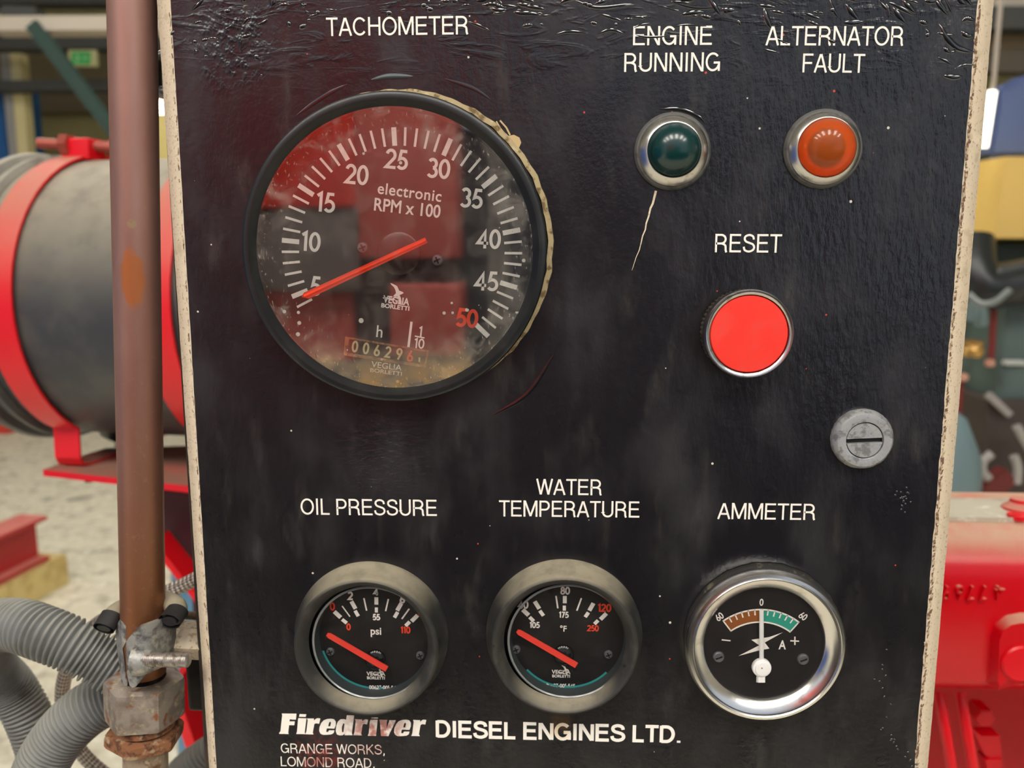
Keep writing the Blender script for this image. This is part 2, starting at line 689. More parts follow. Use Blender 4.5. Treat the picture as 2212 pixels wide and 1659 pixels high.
for side, xe, jit, top, bot in (('left', XL, rl, 339, 452), ('right', XR, rr, 2147, 2004)):
    b = bmesh.new()
    rows = []
    for i in range(N + 1):
        z = ZB + (ZT - ZB) * i / N
        xo = edge_x(z, top, bot) + random.uniform(-.00006, .00006)
        rows.append([b.verts.new((xe + jit[i], 0, z)), b.verts.new((xe + jit[i] + (xo - xe) * .22 + random.uniform(-.0002, .0002), .0006, z)),
                     b.verts.new((xo, .004, z)), b.verts.new((xo, .007, z))])
    for A, B in zip(rows, rows[1:]):
        for q in range(3):
            f = (A[q], B[q], B[q + 1], A[q + 1])
            b.faces.new(f if side == 'left' else f[::-1])
    bmesh.ops.recalc_face_normals(b, faces=b.faces)
    obj('bevelled_edge', b, m_cream, panel, auto=60)
# brown chipped line between paint and board
m_chip = mat('chipped_brown_line', srgb(112, 84, 68), 0.9, spots=[(srgb(200, 180, 150), 700, .45, .6)])
for xe, top, bot, wd in ((XL, 339, 452, .0005), (XR, 2147, 2004, .0013)):
    b = bmesh.new()
    sgn = -1 if xe == XL else 1
    nch = 110 if sgn < 0 else 280
    for i in range(nch):
        z = ZB + (ZT - ZB) * (i + random.random()) / nch
        xo = edge_x(z, top, bot)
        k = (xo - xe) * (.10 if sgn < 0 else .13)
        ln = random.uniform(.0005, .0018)
        ww = wd * random.uniform(.3, 1.0)
        x0 = xe + k + random.uniform(-.0003, .0003)
        q = random.uniform(-.0006, .0006)
        yy = lambda X: -0.00005 + .0006 * min(1, max(0, (X - xe) / ((xo - xe) * .22)))
        pts = [(x0 - ww / 2, z - ln), (x0 + ww / 2, z - ln * .7), (x0 + ww / 2 + q, z + ln), (x0 - ww / 2 + q, z + ln * .6)]
        poly_face(b, [(X, yy(X) - .0001, Zz) for X, Zz in pts])
    obj('chips', b, m_chip, panel, smooth=False)
b = bmesh.new()
box(b, (XL - .004, .007, ZB), (XR + .006, .009, ZT))
obj('backing_board', b, m_cream, panel)
hz = P(415, 1535, .035).z
b = bmesh.new()
hx0 = P(394, 1460, .03).x
box(b, (hx0 + .016, .009, ZB + .01), (XR - .02, .075, ZT - .01), .004)
box(b, (hx0 - .0005, .034, hz), (hx0 + .024, .07, P(415, 1392, .03).z), .002)
obj('housing', b, m_housing, panel)
b = bmesh.new()
box(b, (.0, .02, 0), (.05, .07, ZB + .02), .003)
box(b, (-.09, -.05, 0), (.14, .15, .012), .002)
obj('pedestal', b, m_housing, panel)
m_latch = mat('grey_latch', srgb(120, 122, 124), .4, .6)
b = bmesh.new()
tube(b, spline([P(358, 118, .032), P(345, 124, .032), P(337, 140, .032), P(337, 175, .032), P(340, 192, .032), P(352, 200, .032), P(360, 198, .032)], 30), .0022, 12)
obj('latch', b, m_latch, panel)

# lettering printed on the face
LINES = [('TACHOMETER', (703, 78), (1012, 74.2), 40, 0), ('ENGINE', (1367, 98), (1540, 97), 41.5, 0), ('RUNNING', (1348, 155.5), (1557, 154), 41, 0),
         ('ALTERNATOR', (1653, 98), (1951, 99), 42, 0), ('FAULT', (1733, 156.5), (1869, 157.5), 41, 0), ('RESET', (1544, 545), (1690, 546), 40, 0),
         ('OIL PRESSURE', (650, 1111.5), (946, 1114.8), 35, 0), ('WATER', (1158, 1068.5), (1300, 1070), 34.5, 0), ('TEMPERATURE', (1076, 1115.5), (1383, 1118.3), 35, 0),
         ('AMMETER', (1549, 1121), (1761, 1123.5), 35, 0), ('DIESEL ENGINES LTD.', (941, 1592), (1470, 1604.5), 35.5, .03), ('GRANGE WORKS,', (607, 1626.5), (831, 1630), 21, -.012)]


def label_white():
    k = NT('label_white')
    c = k.mix(k.math('MULTIPLY', k.math('MAXIMUM', k.near(P(812, 1590), .004, .018), k.math('MULTIPLY', k.near(P(690, 1645), .003, .009), 1.3)), k.ramp(k.noise(300, 3), .35, .6)), srgb(252, 248, 238), srgb(196, 128, 118))
    c = k.mix(k.math('MULTIPLY', k.near(P(1210, 1575), .001, .006), .55), c, srgb(226, 190, 120))
    k.l(c, k.b.inputs['Base Color'])
    k.b.inputs['Roughness'].default_value = .6
    return k.m


m_label = label_white()
for s, l, r, c, wt in LINES:
    b = bmesh.new()
    caps_line(b, s, l, r, c, -.00012, .108 if wt == 0 else .175 if wt > 0 else .095)
    obj('lettering', b, m_label, panel, smooth=False)
b = bmesh.new()
caps_line(b, 'LOMOND ROAD,', (607, 1655), (809, 1659), 21, -.00012, .095)
obj('lettering', b, m_label, panel, smooth=False)
# the slanted heavy script of the maker's name, in the shapes seen on the panel
sc = lambda x, y: P(590 + x / 4.809, 1500 + y / 4.809, -.00012)


def blob(cx, cy, rx, ry, sl, n=28, a0=0, a1=360):
    """slanted oval"""
    return [(cx + rx * math.cos(math.radians(a0 + (a1 - a0) * i / n)) - sl * ry * math.sin(math.radians(a0 + (a1 - a0) * i / n)), cy + ry * math.sin(math.radians(a0 + (a1 - a0) * i / n))) for i in range(n + (0 if a1 - a0 == 360 else 1))]


def l_e(x0, x1, y0, y1):
    """heavy slanted e between x0..x1, y0..y1 as one outline with its eye and mouth cut by bridges"""
    w_, h_ = x1 - x0, y1 - y0
    f = lambda u, v: (x0 + w_ * u + .13 * h_ * (1 - v) - .06 * h_, y0 + h_ * v)
    outer = [(.93, .62), (.99, .40), (.96, .18), (.84, .04), (.66, 0), (.42, .02), (.22, .10), (.09, .27), (.02, .52), (.03, .76), (.12, .92), (.28, 1), (.55, 1), (.80, .97), (.93, .88), (.95, .72), (.62, .72), (.57, .83), (.47, .82), (.46, .70), (.48, .60)]
    lower = [f(u, v) for u, v in outer]
    return lower, [f(u, v) for u, v in ((.54, .47), (.56, .24), (.64, .18), (.68, .26), (.66, .47))]


shapes = [
    [(90, 198), (243, 200), (237, 262), (206, 262), (174, 258), (170, 280), (226, 280), (220, 320), (166, 320), (157, 398), (162, 412), (62, 410), (66, 394), (76, 382), (94, 214)],
    [(276, 204), (346, 206), (338, 234), (268, 232)],
    [(262, 246), (346, 248), (328, 396), (337, 413), (240, 412), (248, 384), (258, 268)],
    [(350, 250), (424, 250), (424, 272), (440, 256), (462, 246), (491, 250), (478, 306), (446, 300), (428, 308), (412, 398), (420, 416), (335, 414), (346, 380), (360, 266)],
    [(766, 216), (842, 218), (818, 404), (826, 424), (742, 424), (744, 408), (722, 424), (690, 426), (662, 416), (650, 384), (656, 326), (672, 282), (700, 258), (736, 256), (758, 264), (762, 236)],
    [(850, 258), (926, 260), (924, 280), (944, 264), (962, 258), (988, 262), (976, 312), (946, 306), (930, 314), (914, 408), (922, 426), (834, 424), (844, 396), (858, 276)],
    [(1024, 238), (1092, 240), (1088, 252), (1018, 250)],
    [(1012, 262), (1086, 264), (1070, 412), (1068, 432), (984, 430), (994, 402), (1004, 280)],
    [(1102, 262), (1186, 266), (1180, 284), (1178, 352), (1204, 286), (1206, 268), (1274, 268), (1270, 284), (1196, 434), (1120, 432), (1110, 290)],
    [(1452, 264), (1528, 268), (1526, 286), (1546, 268), (1564, 262), (1592, 266), (1580, 314), (1552, 308), (1532, 318), (1514, 412), (1524, 434), (1434, 432), (1446, 404), (1460, 282)],
]
def holed(bm, loops):
    """flat letter with cut-out counters"""
    es = []
    for lp in loops:
        vs = [bm.verts.new(p) for p in lp]
        es += [bm.edges.new((vs[i], vs[(i + 1) % len(vs)])) for i in range(len(vs))]
    r = bmesh.ops.triangle_fill(bm, edges=es, use_beauty=True, use_dissolve=False)
    for f in r['geom']:
        if isinstance(f, bmesh.types.BMFace):
            f.normal_update()
            if f.normal.y > 0:
                f.normal_flip()


b = bmesh.new()
for i, pts in enumerate(shapes):
    lp = [[sc(x, y) for x, y in pts]]
    if i == 4:
        lp.append([sc(x, y) for x, y in ((728, 300), (742, 306), (730, 392), (716, 392), (714, 340))])
    holed(b, lp)
for (x0, x1, y0, y1) in ((478, 650, 252, 420), (1256, 1430, 262, 434)):
    lo, eye = l_e(x0, x1, y0, y1)
    holed(b, [[sc(x, y) for x, y in lo], [sc(x, y) for x, y in eye]])
obj('lettering', b, m_label, panel, smooth=False)

# crack, lip chip and paint wrinkles
b = bmesh.new()
ck = [(1417, 412), (1413, 428), (1410, 440), (1405, 450), (1401, 468), (1396, 482), (1394, 496), (1388, 510), (1385, 524), (1381, 540), (1374, 556), (1369, 572), (1365, 584)]
for (a, c) in zip(ck, ck[1:]):
    pass
ribbon(b, [P(x, y, -.00012) for x, y in ck], .00085, w2=.00012)
obj('crack', b, m_cream, panel, smooth=False)


def ridge(bm, pts, wd, ht, n=14):
    """raised wrinkle of paint along a path, tapering to its ends"""
    q = spline(pts, n)
    rows = []
    for i, p in enumerate(q):
        T = (q[min(i + 1, n - 1)] - q[max(i - 1, 0)]).normalized()
        nr = Vector((-T.z, 0, T.x))
        s = math.sin(math.pi * (i + .15) / (n - .7)) ** .6
        rows.append([bm.verts.new(p + nr * (wd / 2 * s * c) + Vector((0, -ht * s * h, 0))) for c, h in ((1, -.1), (.7, .55), (.3, .95), (0, 1), (-.3, .95), (-.7, .55), (-1, -.1))])
    for A, B in zip(rows, rows[1:]):
        for k in range(6):
            bm.faces.new((A[k], B[k], B[k + 1], A[k + 1]))


m_gloss = mat('glossy_black_paint', srgb(18, 19, 23), .10, ior=2.0)
b = bmesh.new()
for _ in range(190):
    u = random.random()
    px, py = random.uniform(372, 2100), 0
    lim = 60 + 110 * max(0, (px - 1150) / 950) + (110 if px < 600 else 0)
    py = -18 + (lim + 18) * (random.random() ** 1.5)
    if 690 < px < 1020 and 30 < py < 82 or 1340 < px < 1960 and 52 < py < 160:
        if random.random() < .85:
            continue
    ln = random.uniform(3, 13) if px < 1000 else random.uniform(4, 26)
    an = math.radians(random.gauss(-22, 22) if px < 700 else random.gauss(2, 14) if px < 1500 else random.gauss(28, 22))
    d = (ln * math.cos(an), ln * math.sin(an))
    bend = random.uniform(-.18, .18) * ln
    ridge(b, [P(px - d[0], py - d[1]), P(px - d[1] * 0 + bend, py + bend), P(px + d[0], py + d[1])], (wq := random.uniform(.0010, .0024)), wq * random.uniform(.15, .24))
for pts, wd, ht in (([(2028, 52), (2034, 62), (2046, 82), (2066, 102), (2088, 110), (2104, 112)], .0022, .0012), ([(2078, 46), (2090, 40), (2106, 46)], .0018, .0008), ([(2076, 68), (2090, 78), (2102, 76)], .0018, .0006),
                    ([(2024, -6), (2034, 12), (2044, 24)], .0016, .0010), ([(2040, -6), (2048, 10), (2056, 28)], .0010, .0007), ([(1898, 0), (1914, 18), (1934, 36)], .0012, .0008), ([(1916, 4), (1940, 14), (1976, 34)], .0016, .0009),
                    ([(1790, -4), (1800, 20), (1812, 40)], .0012, .0006), ([(1240, 0), (1290, 16), (1365, 8)], .0014, .0007), ([(1270, 16), (1320, 14), (1372, 10)], .0010, .0007), ([(1450, 4), (1500, 16), (1556, 16)], .0013, .0007),
                    ([(1200, 74), (1232, 68), (1270, 72)], .0013, .0008), ([(1290, 74), (1320, 64), (1350, 74)], .0013, .0008), ([(1440, 62), (1480, 54), (1540, 58)], .0010, .0006), ([(1366, 74), (1400, 80), (1450, 78)], .0011, .0005),
                    ([(414, 24), (426, 12), (440, -4)], .0014, .0009), ([(418, 52), (428, 48), (436, 46)], .0012, .0007),
                    ([(640, 250), (700, 208), (750, 182)], .0014, .00010), ([(960, 170), (1020, 190), (1060, 215)], .0014, .00010), ([(1060, 900), (1140, 850), (1200, 760)], .0014, .00012), ([(1420, 236), (1470, 236), (1510, 252), (1524, 268)], .0016, .0006)):
    ridge(b, [P(x, y) for x, y in pts], wd * 1.15, min(ht, wd * .24))
for _ in range(46):
    t = random.random()
    px, py = random.choice(((1905 + 75 * t + random.gauss(0, 6), 1570 + 90 * t), (1912 + random.gauss(0, 14), 1455 + random.gauss(0, 28)), (1952 + random.gauss(0, 7), 1078 + random.gauss(0, 14))))
    an = random.uniform(-1, 1)
    ridge(b, [P(px - 2.5, py - 2.5 * an), P(px, py), P(px + 2.5, py + 2.5 * an)], .0008, .0003, 8)
obj('paint_wrinkles', b, m_gloss, panel, auto=80)['kind'] = 'stuff'
b = bmesh.new()
ridge(b, [P(802, 172), P(840, 165), P(892, 165)], .0020, .0009)
obj('raised_lip', b, mat('lip_highlight_grey', srgb(96, 104, 106), .5), panel)  # grey highlight along the lip put into its colour
b = bmesh.new()
poly_face(b, [P(x, y, -.0003) for x, y in ((1097, 294), (1110, 291), (1122, 297), (1126, 308), (1120, 322), (1112, 316), (1104, 304))])
ribbon(b, [P(x, y, -.0003) for x, y in ((1072, 262), (1080, 276), (1088, 286))], .0005)
ribbon(b, [P(x, y, -.0003) for x, y in ((1080, 260), (1094, 276), (1102, 292))], .0006)
obj('torn_edge', b, mat('tan_board_core', srgb(206, 180, 134), .9), panel, smooth=False)


# ------------------------------------------------------------------ gauges
def glass_mat(name, refl, dirt=0.0, scratch=0.0, c=None, r=0.02, ring=None):
    """clear cover: lets most light through, mirrors some, a little grime"""
    k = NT(name)
    tr = k.n('ShaderNodeBsdfTransparent')
    tr.inputs[0].default_value = (.97, .97, .96, 1)
    gl = k.n('ShaderNodeBsdfGlossy')
    gl.inputs['Roughness'].default_value = .025
    gl.inputs[0].default_value = (1, 1, 1, 1)
    lw = k.n('ShaderNodeLayerWeight')
    lw.inputs[0].default_value = .35
    mx = k.n('ShaderNodeMixShader')
    k.l(k.math('ADD', refl, k.math('MULTIPLY', lw.outputs['Fresnel'], .22)), mx.inputs[0])
    k.l(tr.outputs[0], mx.inputs[1])
    k.l(gl.outputs[0], mx.inputs[2])
    df = k.n('ShaderNodeBsdfDiffuse')
    dc = srgb(190, 184, 172)
    if ring:
        x, y, z = k.sep(k.pos())
        low = k.math('MULTIPLY', k.ramp(z, ring[0].z - ring[1] * .55, ring[0].z - ring[1] * .98), k.ramp(k.noise(90, 4), .3, .6))
        dcol = k.mix(low, dc, srgb(196, 160, 104))
        k.l(dcol, df.inputs[0])
    else:
        df.inputs[0].default_value = dc
    g = k.math('MULTIPLY', k.ramp(k.noise(120, 5, dist=.6), .42, .8), dirt)
    sc_ = k.math('MULTIPLY', k.math('GREATER_THAN', k.noise(1500, 2, (1, 1, .45, .6)), .66), scratch)
    fac = k.math('ADD', g, sc_)
    if ring:
        nd = k.n('ShaderNodeVectorMath', operation='DISTANCE')
        k.l(k.pos(), nd.inputs[0])
        nd.inputs[1].default_value = ring[0]
        edge = k.ramp(nd.outputs['Value'], ring[1] * .62, ring[1] * 1.0)
        fac = k.math('MULTIPLY', fac, k.math('ADD', .35, k.math('MULTIPLY', edge, 1.2)))
        fac = k.math('ADD', fac, k.math('MULTIPLY', low, .42))
        # splashes of grit
        vo = k.n('ShaderNodeTexVoronoi')
        vo.inputs['Scale'].default_value = 230
        k.l(k.pos(), vo.inputs['Vector'])
        cs = k.sep(vo.outputs['Color'])
        zone = k.math('ADD', .04, k.math('MULTIPLY', k.ramp(z, ring[0].z - .012, ring[0].z - .026), .55))
        dot = k.math('MULTIPLY', k.math('LESS_THAN', vo.outputs['Distance'], k.math('MULTIPLY', cs[2], .21)), k.math('LESS_THAN', cs[0], zone))
        fac = k.math('MAXIMUM', fac, k.math('MULTIPLY', dot, .65))
    m2 = k.n('ShaderNodeMixShader')
    k.l(k.math('MINIMUM', fac, .9), m2.inputs[0])
    k.l(mx.outputs[0], m2.inputs[1])
    k.l(df.outputs[0], m2.inputs[2])
    k.l(m2.outputs[0], k.out.inputs['Surface'])
    return k.m


def center(px, py, h=0.0):
    p = P(px, py, -h)
    return Vector((p.x, 0, p.z))


m_dial = mat('matt_black_dial', srgb(18, 17, 18), .6, spots=[(srgb(36, 34, 34), 90, .5, .8)])
m_bez = mat('black_plastic_bezel', srgb(26, 28, 30), .34, ior=1.5, spots=[(srgb(44, 46, 46), 70, .5, .8)])
m_oldbez = mat('weathered_bezel', srgb(44, 44, 42), .55, spots=[(srgb(62, 60, 56), 120, .5, .7), (srgb(26, 25, 24), 260, .64, .7)], dust=(srgb(176, 166, 142), .75, .40, .95, 180), bump=(500, .15, .0004))  # beige on up-facing parts: dust plus overhead light put into the colour
m_print = mat('dial_white', srgb(245, 240, 234), .6)
m_orange = mat('needle_orange_red', srgb(250, 66, 28), .45, emit=None)
m_redneedle = mat('needle_coral_red', srgb(244, 70, 58), .45)
m_redprint = mat('dial_red', srgb(240, 72, 38), .6)
m_screw = mat('dull_screw', srgb(140, 142, 146), .45, .8)
m_dark = mat('black_gap', srgb(12, 12, 13), .6)
m_clear = glass_mat('hub_plastic', .05)


def screw_head(px, py, h, r, par, slot=2, name='screw'):
    c = P(px, py, -h)
    b = bmesh.new()
    lathe(b, [(r, 0), (r, r * .25), (r * .8, r * .5), (0, r * .62)], c, seg=28)
    s = obj(name, b, m_screw, par)
    b = bmesh.new()
    for k in range(slot):
        a = .4 + k * math.pi / 2
        d = Vector((math.cos(a), 0, math.sin(a))) * r * .62
        n_ = Vector((-math.sin(a), 0, math.cos(a))) * r * .13
        q = c + Vector((0, -r * .56, 0))
        prism(b, [q - d - n_, q + d - n_, q + d + n_, q - d + n_], (0, -r * .09, 0))
    obj('screw_slot', b, m_dark, s)
    return s


def bird(bm, f):
    """the small gull over water of the maker's mark; f maps its drawing to the dial"""
    for pts in ([(0, 0), (12, 5), (26, 12), (31, 22), (34, 30), (46, 34), (52, 39), (44, 44), (36, 47), (41, 58), (44, 75), (37, 84), (32, 66), (27, 52), (10, 53), (16, 46), (22, 40), (20, 28), (14, 16), (4, 7)],
                [(-30, 57), (-20, 54), (-6, 58), (10, 60), (22, 66), (10, 68), (-10, 63), (-26, 61)]):
        poly_face(bm, [f(x, y) for x, y in pts])


# ---- tachometer
HT = .0085
tc = center(848, 541, HT)
RT = .0545
tach = thing('tachometer', 'large round black tachometer with orange needle under the TACHOMETER lettering', 'gauge', (tc.x, 0, tc.z))
b = bmesh.new()
lathe(b, [(RT - .0012, 0), (RT + .0008, 0), (RT + .0006, .0010), (RT - .0012, .0012)], tc + Vector((.0017, 0, .0012)), seg=160, rmod=lambda i, h: 1 + .004 * math.sin(i * .9) * math.sin(i * .37) + .003 * math.sin(i * 1.7))
obj('packing_ring', b, mat('tan_packing', srgb(186, 168, 128), .9, spots=[(srgb(120, 98, 66), 300, .5, .65), (srgb(214, 200, 164), 200, .55, .7)]), tach)
b = bmesh.new()
lathe(b, [(RT - .001, 0), (RT - .0008, .0012), (RT - .0006, .0058)], tc, seg=160)
obj('case_side', b, mat('grey_case_side', srgb(150, 150, 138), .5, .3), tach)
b = bmesh.new()
lathe(b, [(RT - .0006, .0052), (RT, .0056), (RT + .0002, .0066), (RT - .0003, .0080), (RT - .0012, HT), (RT - .0026, HT - .0001), (RT - .0036, HT - .0014), (RT - .0050, .0056), (RT - .0054, .0046), (RT - .0056, .0012)], tc, seg=160)
obj('bezel', b, m_bez, tach)
hd = .0012
b = bmesh.new()
lathe(b, [(RT - .0054, hd), (RT * .5, hd), (0, hd)], tc, seg=128)
dial = obj('dial', b, m_dial, tach)
Yd = -(hd + .00015)
DC = P(867, 545, Yd)


def tick(bm, c, ang, r0, r1, wd):
    a = math.radians(ang)
    d, n_ = Vector((math.cos(a), 0, math.sin(a))), Vector((-math.sin(a), 0, math.cos(a)))
    poly_face(bm, [c + d * r0 + n_ * wd / 2, c + d * r1 + n_ * wd / 2, c + d * r1 - n_ * wd / 2, c + d * r0 - n_ * wd / 2])


b = bmesh.new()
r1 = 261 / 5.95 / 1000
r0 = 223 / 5.95 / 1000
for v in range(4, 51):
    tick(b, DC, 92.4 - (v - 25) * 5.46, r0, r1, .00175 if v % 5 == 0 else .00088)
obj('scale_marks', b, m_print, dial, smooth=False)
b = bmesh.new()
for s, x, y in (('5', 682, 618), ('10', 672, 522), ('15', 704, 437), ('20', 771, 377), ('25', 857, 344), ('30', 948, 364), ('35', 1019, 428), ('40', 1056, 516), ('45', 1051, 607)):
    digits(b, s, x, y, 41.5, Yd, -6 if s not in ('40', '45') else -3, .158)
obj('numerals', b, m_print, dial, smooth=False)
b = bmesh.new()
digits(b, '50', 1009, 687, 39, Yd, -6, .19)
obj('numerals', b, m_redprint, dial, smooth=False, label='orange-red numeral 50')
b = bmesh.new()
print_at(b, 'electronic', 885, 415, 23, Yd, -7.5, .94, .014, 1.08)
print_at(b, 'RPM x 100', 880, 449, 26, Yd, -6.5, .86, .016)
print_at(b, 'h', 820, 716, 25, Yd, -7, .9, .006)
digits(b, '1', 909, 716, 22, Yd, -7, .15)
digits(b, '10', 906, 742, 22, Yd, -7, .15)
ribbon(b, [P(896, 726, Yd), P(917, 730, Yd)], .0005)
ribbon(b, [P(889, 695, Yd), P(882, 752, Yd)], .0009)
print_at(b, 'VEGLIA', 856, 649, 14.5, Yd, -7, .80, .03)
print_at(b, 'BORLETTI', 854, 663, 8.5, Yd, -7, 1.12, .035)
print_at(b, 'VEGLIA', 835, 790.5, 12.5, Yd, -7, 1.10, .0)
print_at(b, 'BORLETTI', 834, 803.5, 8, Yd, -7, 1.35, .01)
bird(b, lambda x, y: P(843 + x * .56, 611 + y * .56, Yd))
obj('lettering', b, m_print, dial, smooth=False)
# hour counter
ca, cd = P(748, 731, Yd), P(923, 790, Yd)
q = [P(755, 732, Yd), P(922, 760, Yd), P(917, 788, Yd), P(751, 762, Yd)]
o4 = [P(746, 727, Yd), P(927, 757, Yd), P(920, 794, Yd), P(743, 767, Yd)]
b = bmesh.new()
m_rust = mat('rusty_counter_frame', srgb(150, 104, 66), .8, spots=[(srgb(96, 66, 46), 400, .45, .6), (srgb(204, 150, 96), 300, .55, .7)])
for i in range(4):
    j = (i + 1) % 4
    prism(b, [o4[i], o4[j], q[j], q[i]], (0, -.0006, 0))
cnt = obj('hour_counter', b, m_rust, tach, smooth=False)
b = bmesh.new()
poly_face(b, [p + Vector((0, -.0001, 0)) for p in q])
obj('counter_window', b, mat('counter_brown', srgb(44, 30, 24), .6), cnt, smooth=False)
m_ivory = mat('ivory_numerals', srgb(214, 196, 146), .7)
for i, ch in enumerate('006296'):
    f = (i + .5) / 7
    x, y = 752 + (919 - 752) * f + 3, 747 + (775 - 747) * f - 1
    b = bmesh.new()
    digits(b, ch, x, y + .5, 25, Yd - .0002, -9, .17, .86)
    obj('digit', b, m_ivory if i < 5 else m_redprint, cnt, smooth=False)
b = bmesh.new()
ribbon(b, [P(906, 772, Yd - .0002), P(906, 782, Yd - .0002)], .0007)
obj('digit', b, m_ivory, cnt, smooth=False)
# hub and needle
b = bmesh.new()
hub = P(861, 547, -.0035)
lathe(b, [(.0078, -.0023), (.0078, .0000), (.0070, .0006), (0, .0008)], hub, seg=48)
obj('hub_cap', b, mat('smoky_hub', srgb(40, 34, 34), .25), tach)
b = bmesh.new()
Yn = -.0052
nd = [P(652, 642, Yn), P(657, 632, Yn), P(918, 513, Yn), P(924, 524, Yn), P(668, 645, Yn)]
prism(b, nd, (0, -.0004, 0))
mid = [P(655, 640, Yn - .0004), P(661, 634, Yn - .0004), P(919, 515, Yn - .0004), P(922, 519, Yn - .0004)]
a0_, a1_ = (P(658, 639, Yn) + Vector((0, -.0003, 0))), (P(921, 518, Yn) + Vector((0, -.0003, 0)))
tube(b, [a0_, a1_], .00075, 8, flat=(1, .7))
obj('needle', b, m_orange, tach)
screw_head(784, 535, hd, .0021, tach)
screw_head(945, 562, hd, .0021, tach)
b = bmesh.new()
lathe(b, [(RT - .0048, .0058), (RT * .5, .0060), (0, .0060)], tc, seg=128)
obj('glass', b, glass_mat('tachometer_glass', .24, .22, .18, ring=(tc + Vector((0, -.006, 0)), RT - .0048)), tach, label='dusty clear cover, tan grime along its lower edge')


# ---- the two small gauges
def small_gauge(name, label, bx, by, key):
    c = center(bx, by)
    ci = c + Vector((.0014, 0, 0))
    t = thing(name, label, 'gauge', (c.x, 0, c.z), 'small round gauges')
    R = .0302
    b = bmesh.new()
    lathe(b, [(R, 0), (R, .0020), (R - .0006, .0030), (R - .0022, .0085), (R - .0024, .0106), (R - .0028, .0116), (R - .0036, .0121), (R - .0046, .0116), (.0240, .0086), (.0230, .0072)], c, seg=128)
    obj('bezel', b, m_oldbez, t)
    b = bmesh.new()
    lathe(b, [(.0231, .0074), (.0226, .0078), (.0222, .0074)], ci, seg=128)
    obj('glass_rim', b, mat('glass_rim', srgb(150, 154, 154), .25, .3), t)
    b = bmesh.new()
    lathe(b, [(.0228, .0072), (.0216, .0024)], ci, seg=128)
    obj('inner_wall', b, mat('inner_wall', srgb(58, 64, 66), .35), t)
    b = bmesh.new()
    lathe(b, [(.0217, .0024), (0, .0024)], ci, seg=96)
    dl = obj('dial', b, m_dial, t)
    Y = -.00255
    ox, oy = (0, 0) if key == 'oil' else (408, -4)
    off = lambda x, y: P(x + ox, y + oy, Y)
    # shared hub, screws, marks of the maker
    bm_w, bm_r = bmesh.new(), bmesh.new()

    def bar(x0, y0, x1, y1, wd, bm=bm_w):
        ribbon(bm, [P(x0, y0, Y), P(x1, y1, Y)], wd)
    if key == 'oil':
        for a in ((722, 1321, 736, 1334, .0017), (739, 1338, 749, 1346, .0014), (759, 1299, 768, 1315, .0016), (767, 1319, 774, 1331, .0014), (813, 1290, 813, 1306, .0015), (813, 1312, 813, 1323, .0012),
                  (867, 1303, 858, 1319, .0016), (859, 1322, 852, 1334, .0014), (902, 1329, 889, 1342, .0016), (885, 1343, 876, 1352, .0014),
                  (739, 1309, 756, 1332, .0005), (786, 1292, 792, 1319, .0006), (839, 1294, 833, 1320, .0006), (884, 1315, 868, 1337, .0006)):
            bar(*a)
        for s, x, y, h, bm, rot in (('2', 757, 1287, 18, bm_w, 0), ('4', 812, 1278, 17, bm_w, 0), ('55', 813, 1333, 13.5, bm_w, 0), ('6', 869, 1294, 18, bm_w, 0)):
            digits(bm, s, x, y, h, Y, rot, .23)
        for s, x, y, h in (('0', 718, 1310, 18), ('0', 753, 1354, 15), ('8', 908, 1322, 18), ('110', 876, 1361, 15)):
            digits(bm_r, s, x, y, h, Y, 0, .20)
        print_at(bm_w, 'psi', 812, 1363, 16, Y, 0, .95, .02)
    else:
        for a in ((1129, 1317, 1142, 1329, .0017), (1144, 1333, 1153, 1342, .0014), (1155, 1299, 1165, 1315, .0016), (1166, 1319, 1174, 1330, .0014), (1220, 1287, 1220, 1303, .0015), (1219, 1308, 1219, 1319, .0012),
                  (1282, 1303, 1273, 1319, .0016), (1271, 1323, 1264, 1333, .0014), (1310, 1325, 1297, 1338, .0016), (1292, 1340, 1284, 1348, .0014), (1201, 1287, 1205, 1314, .0006), (1256, 1292, 1246, 1319, .0006)):
            bar(*a)
        for s, x, y, h in (('40', 1130, 1306, 18), ('80', 1221, 1276, 17), ('175', 1218, 1328, 13.5), ('105', 1155, 1350, 13.5)):
            digits(bm_w, s, x, y, h, Y, 0, .20)
        for s, x, y, h in (('120', 1306, 1313, 18), ('250', 1281, 1357, 13.5)):
            digits(bm_r, s, x, y, h, Y, 0, .20)
        print_at(bm_w, '°F', 1217, 1358, 12.5, Y, 0, .95, .02)
    lx, ly = (812, 1455) if key == 'oil' else (1212, 1451)
    print_at(bm_w, 'VEGLIA', lx, ly + .5, 8.5, Y, 0, .98, .02)
    print_at(bm_w, 'BORLETTI', lx, ly + 9.5, 6.0, Y, 0, 1.0, .03)
    bird(bm_w, lambda x, y: P(lx + 1 + x * .30, ly - 14 + y * .26, Y))
    digits(bm_w, '00627-001-540' if key == 'oil' else '00627-001-545', lx + (17 if key == 'oil' else -1), 1485 if key == 'oil' else 1481, 8.5, Y, 0, .2)
    obj('dial_print', bm_w, m_print, dl, smooth=False)
    obj('red_print', bm_r, m_redprint, dl, smooth=False, label='orange-red numerals')
    b = bmesh.new()
    dc = Vector((ci.x, Y, ci.z))
    ribbon(b, [dc + Vector((math.cos(math.radians(a)) * .0211, 0, math.sin(math.radians(a)) * .0211)) for a in range(196 if key == 'oil' else 222, 282 if key == 'oil' else 318, 2)], .0008)
    obj('teal_line', b, mat('teal_print', srgb(50, 150, 150), .5), dl, smooth=False)
    for (sx, sy) in (((714, 1407), (908, 1415)) if key == 'oil' else ((1115, 1402), (1314, 1413))):
        screw_head(sx, sy, .0024, .0017, t)
    hx, hy_ = (811, 1424) if key == 'oil' else (1217, 1414)
    b = bmesh.new()
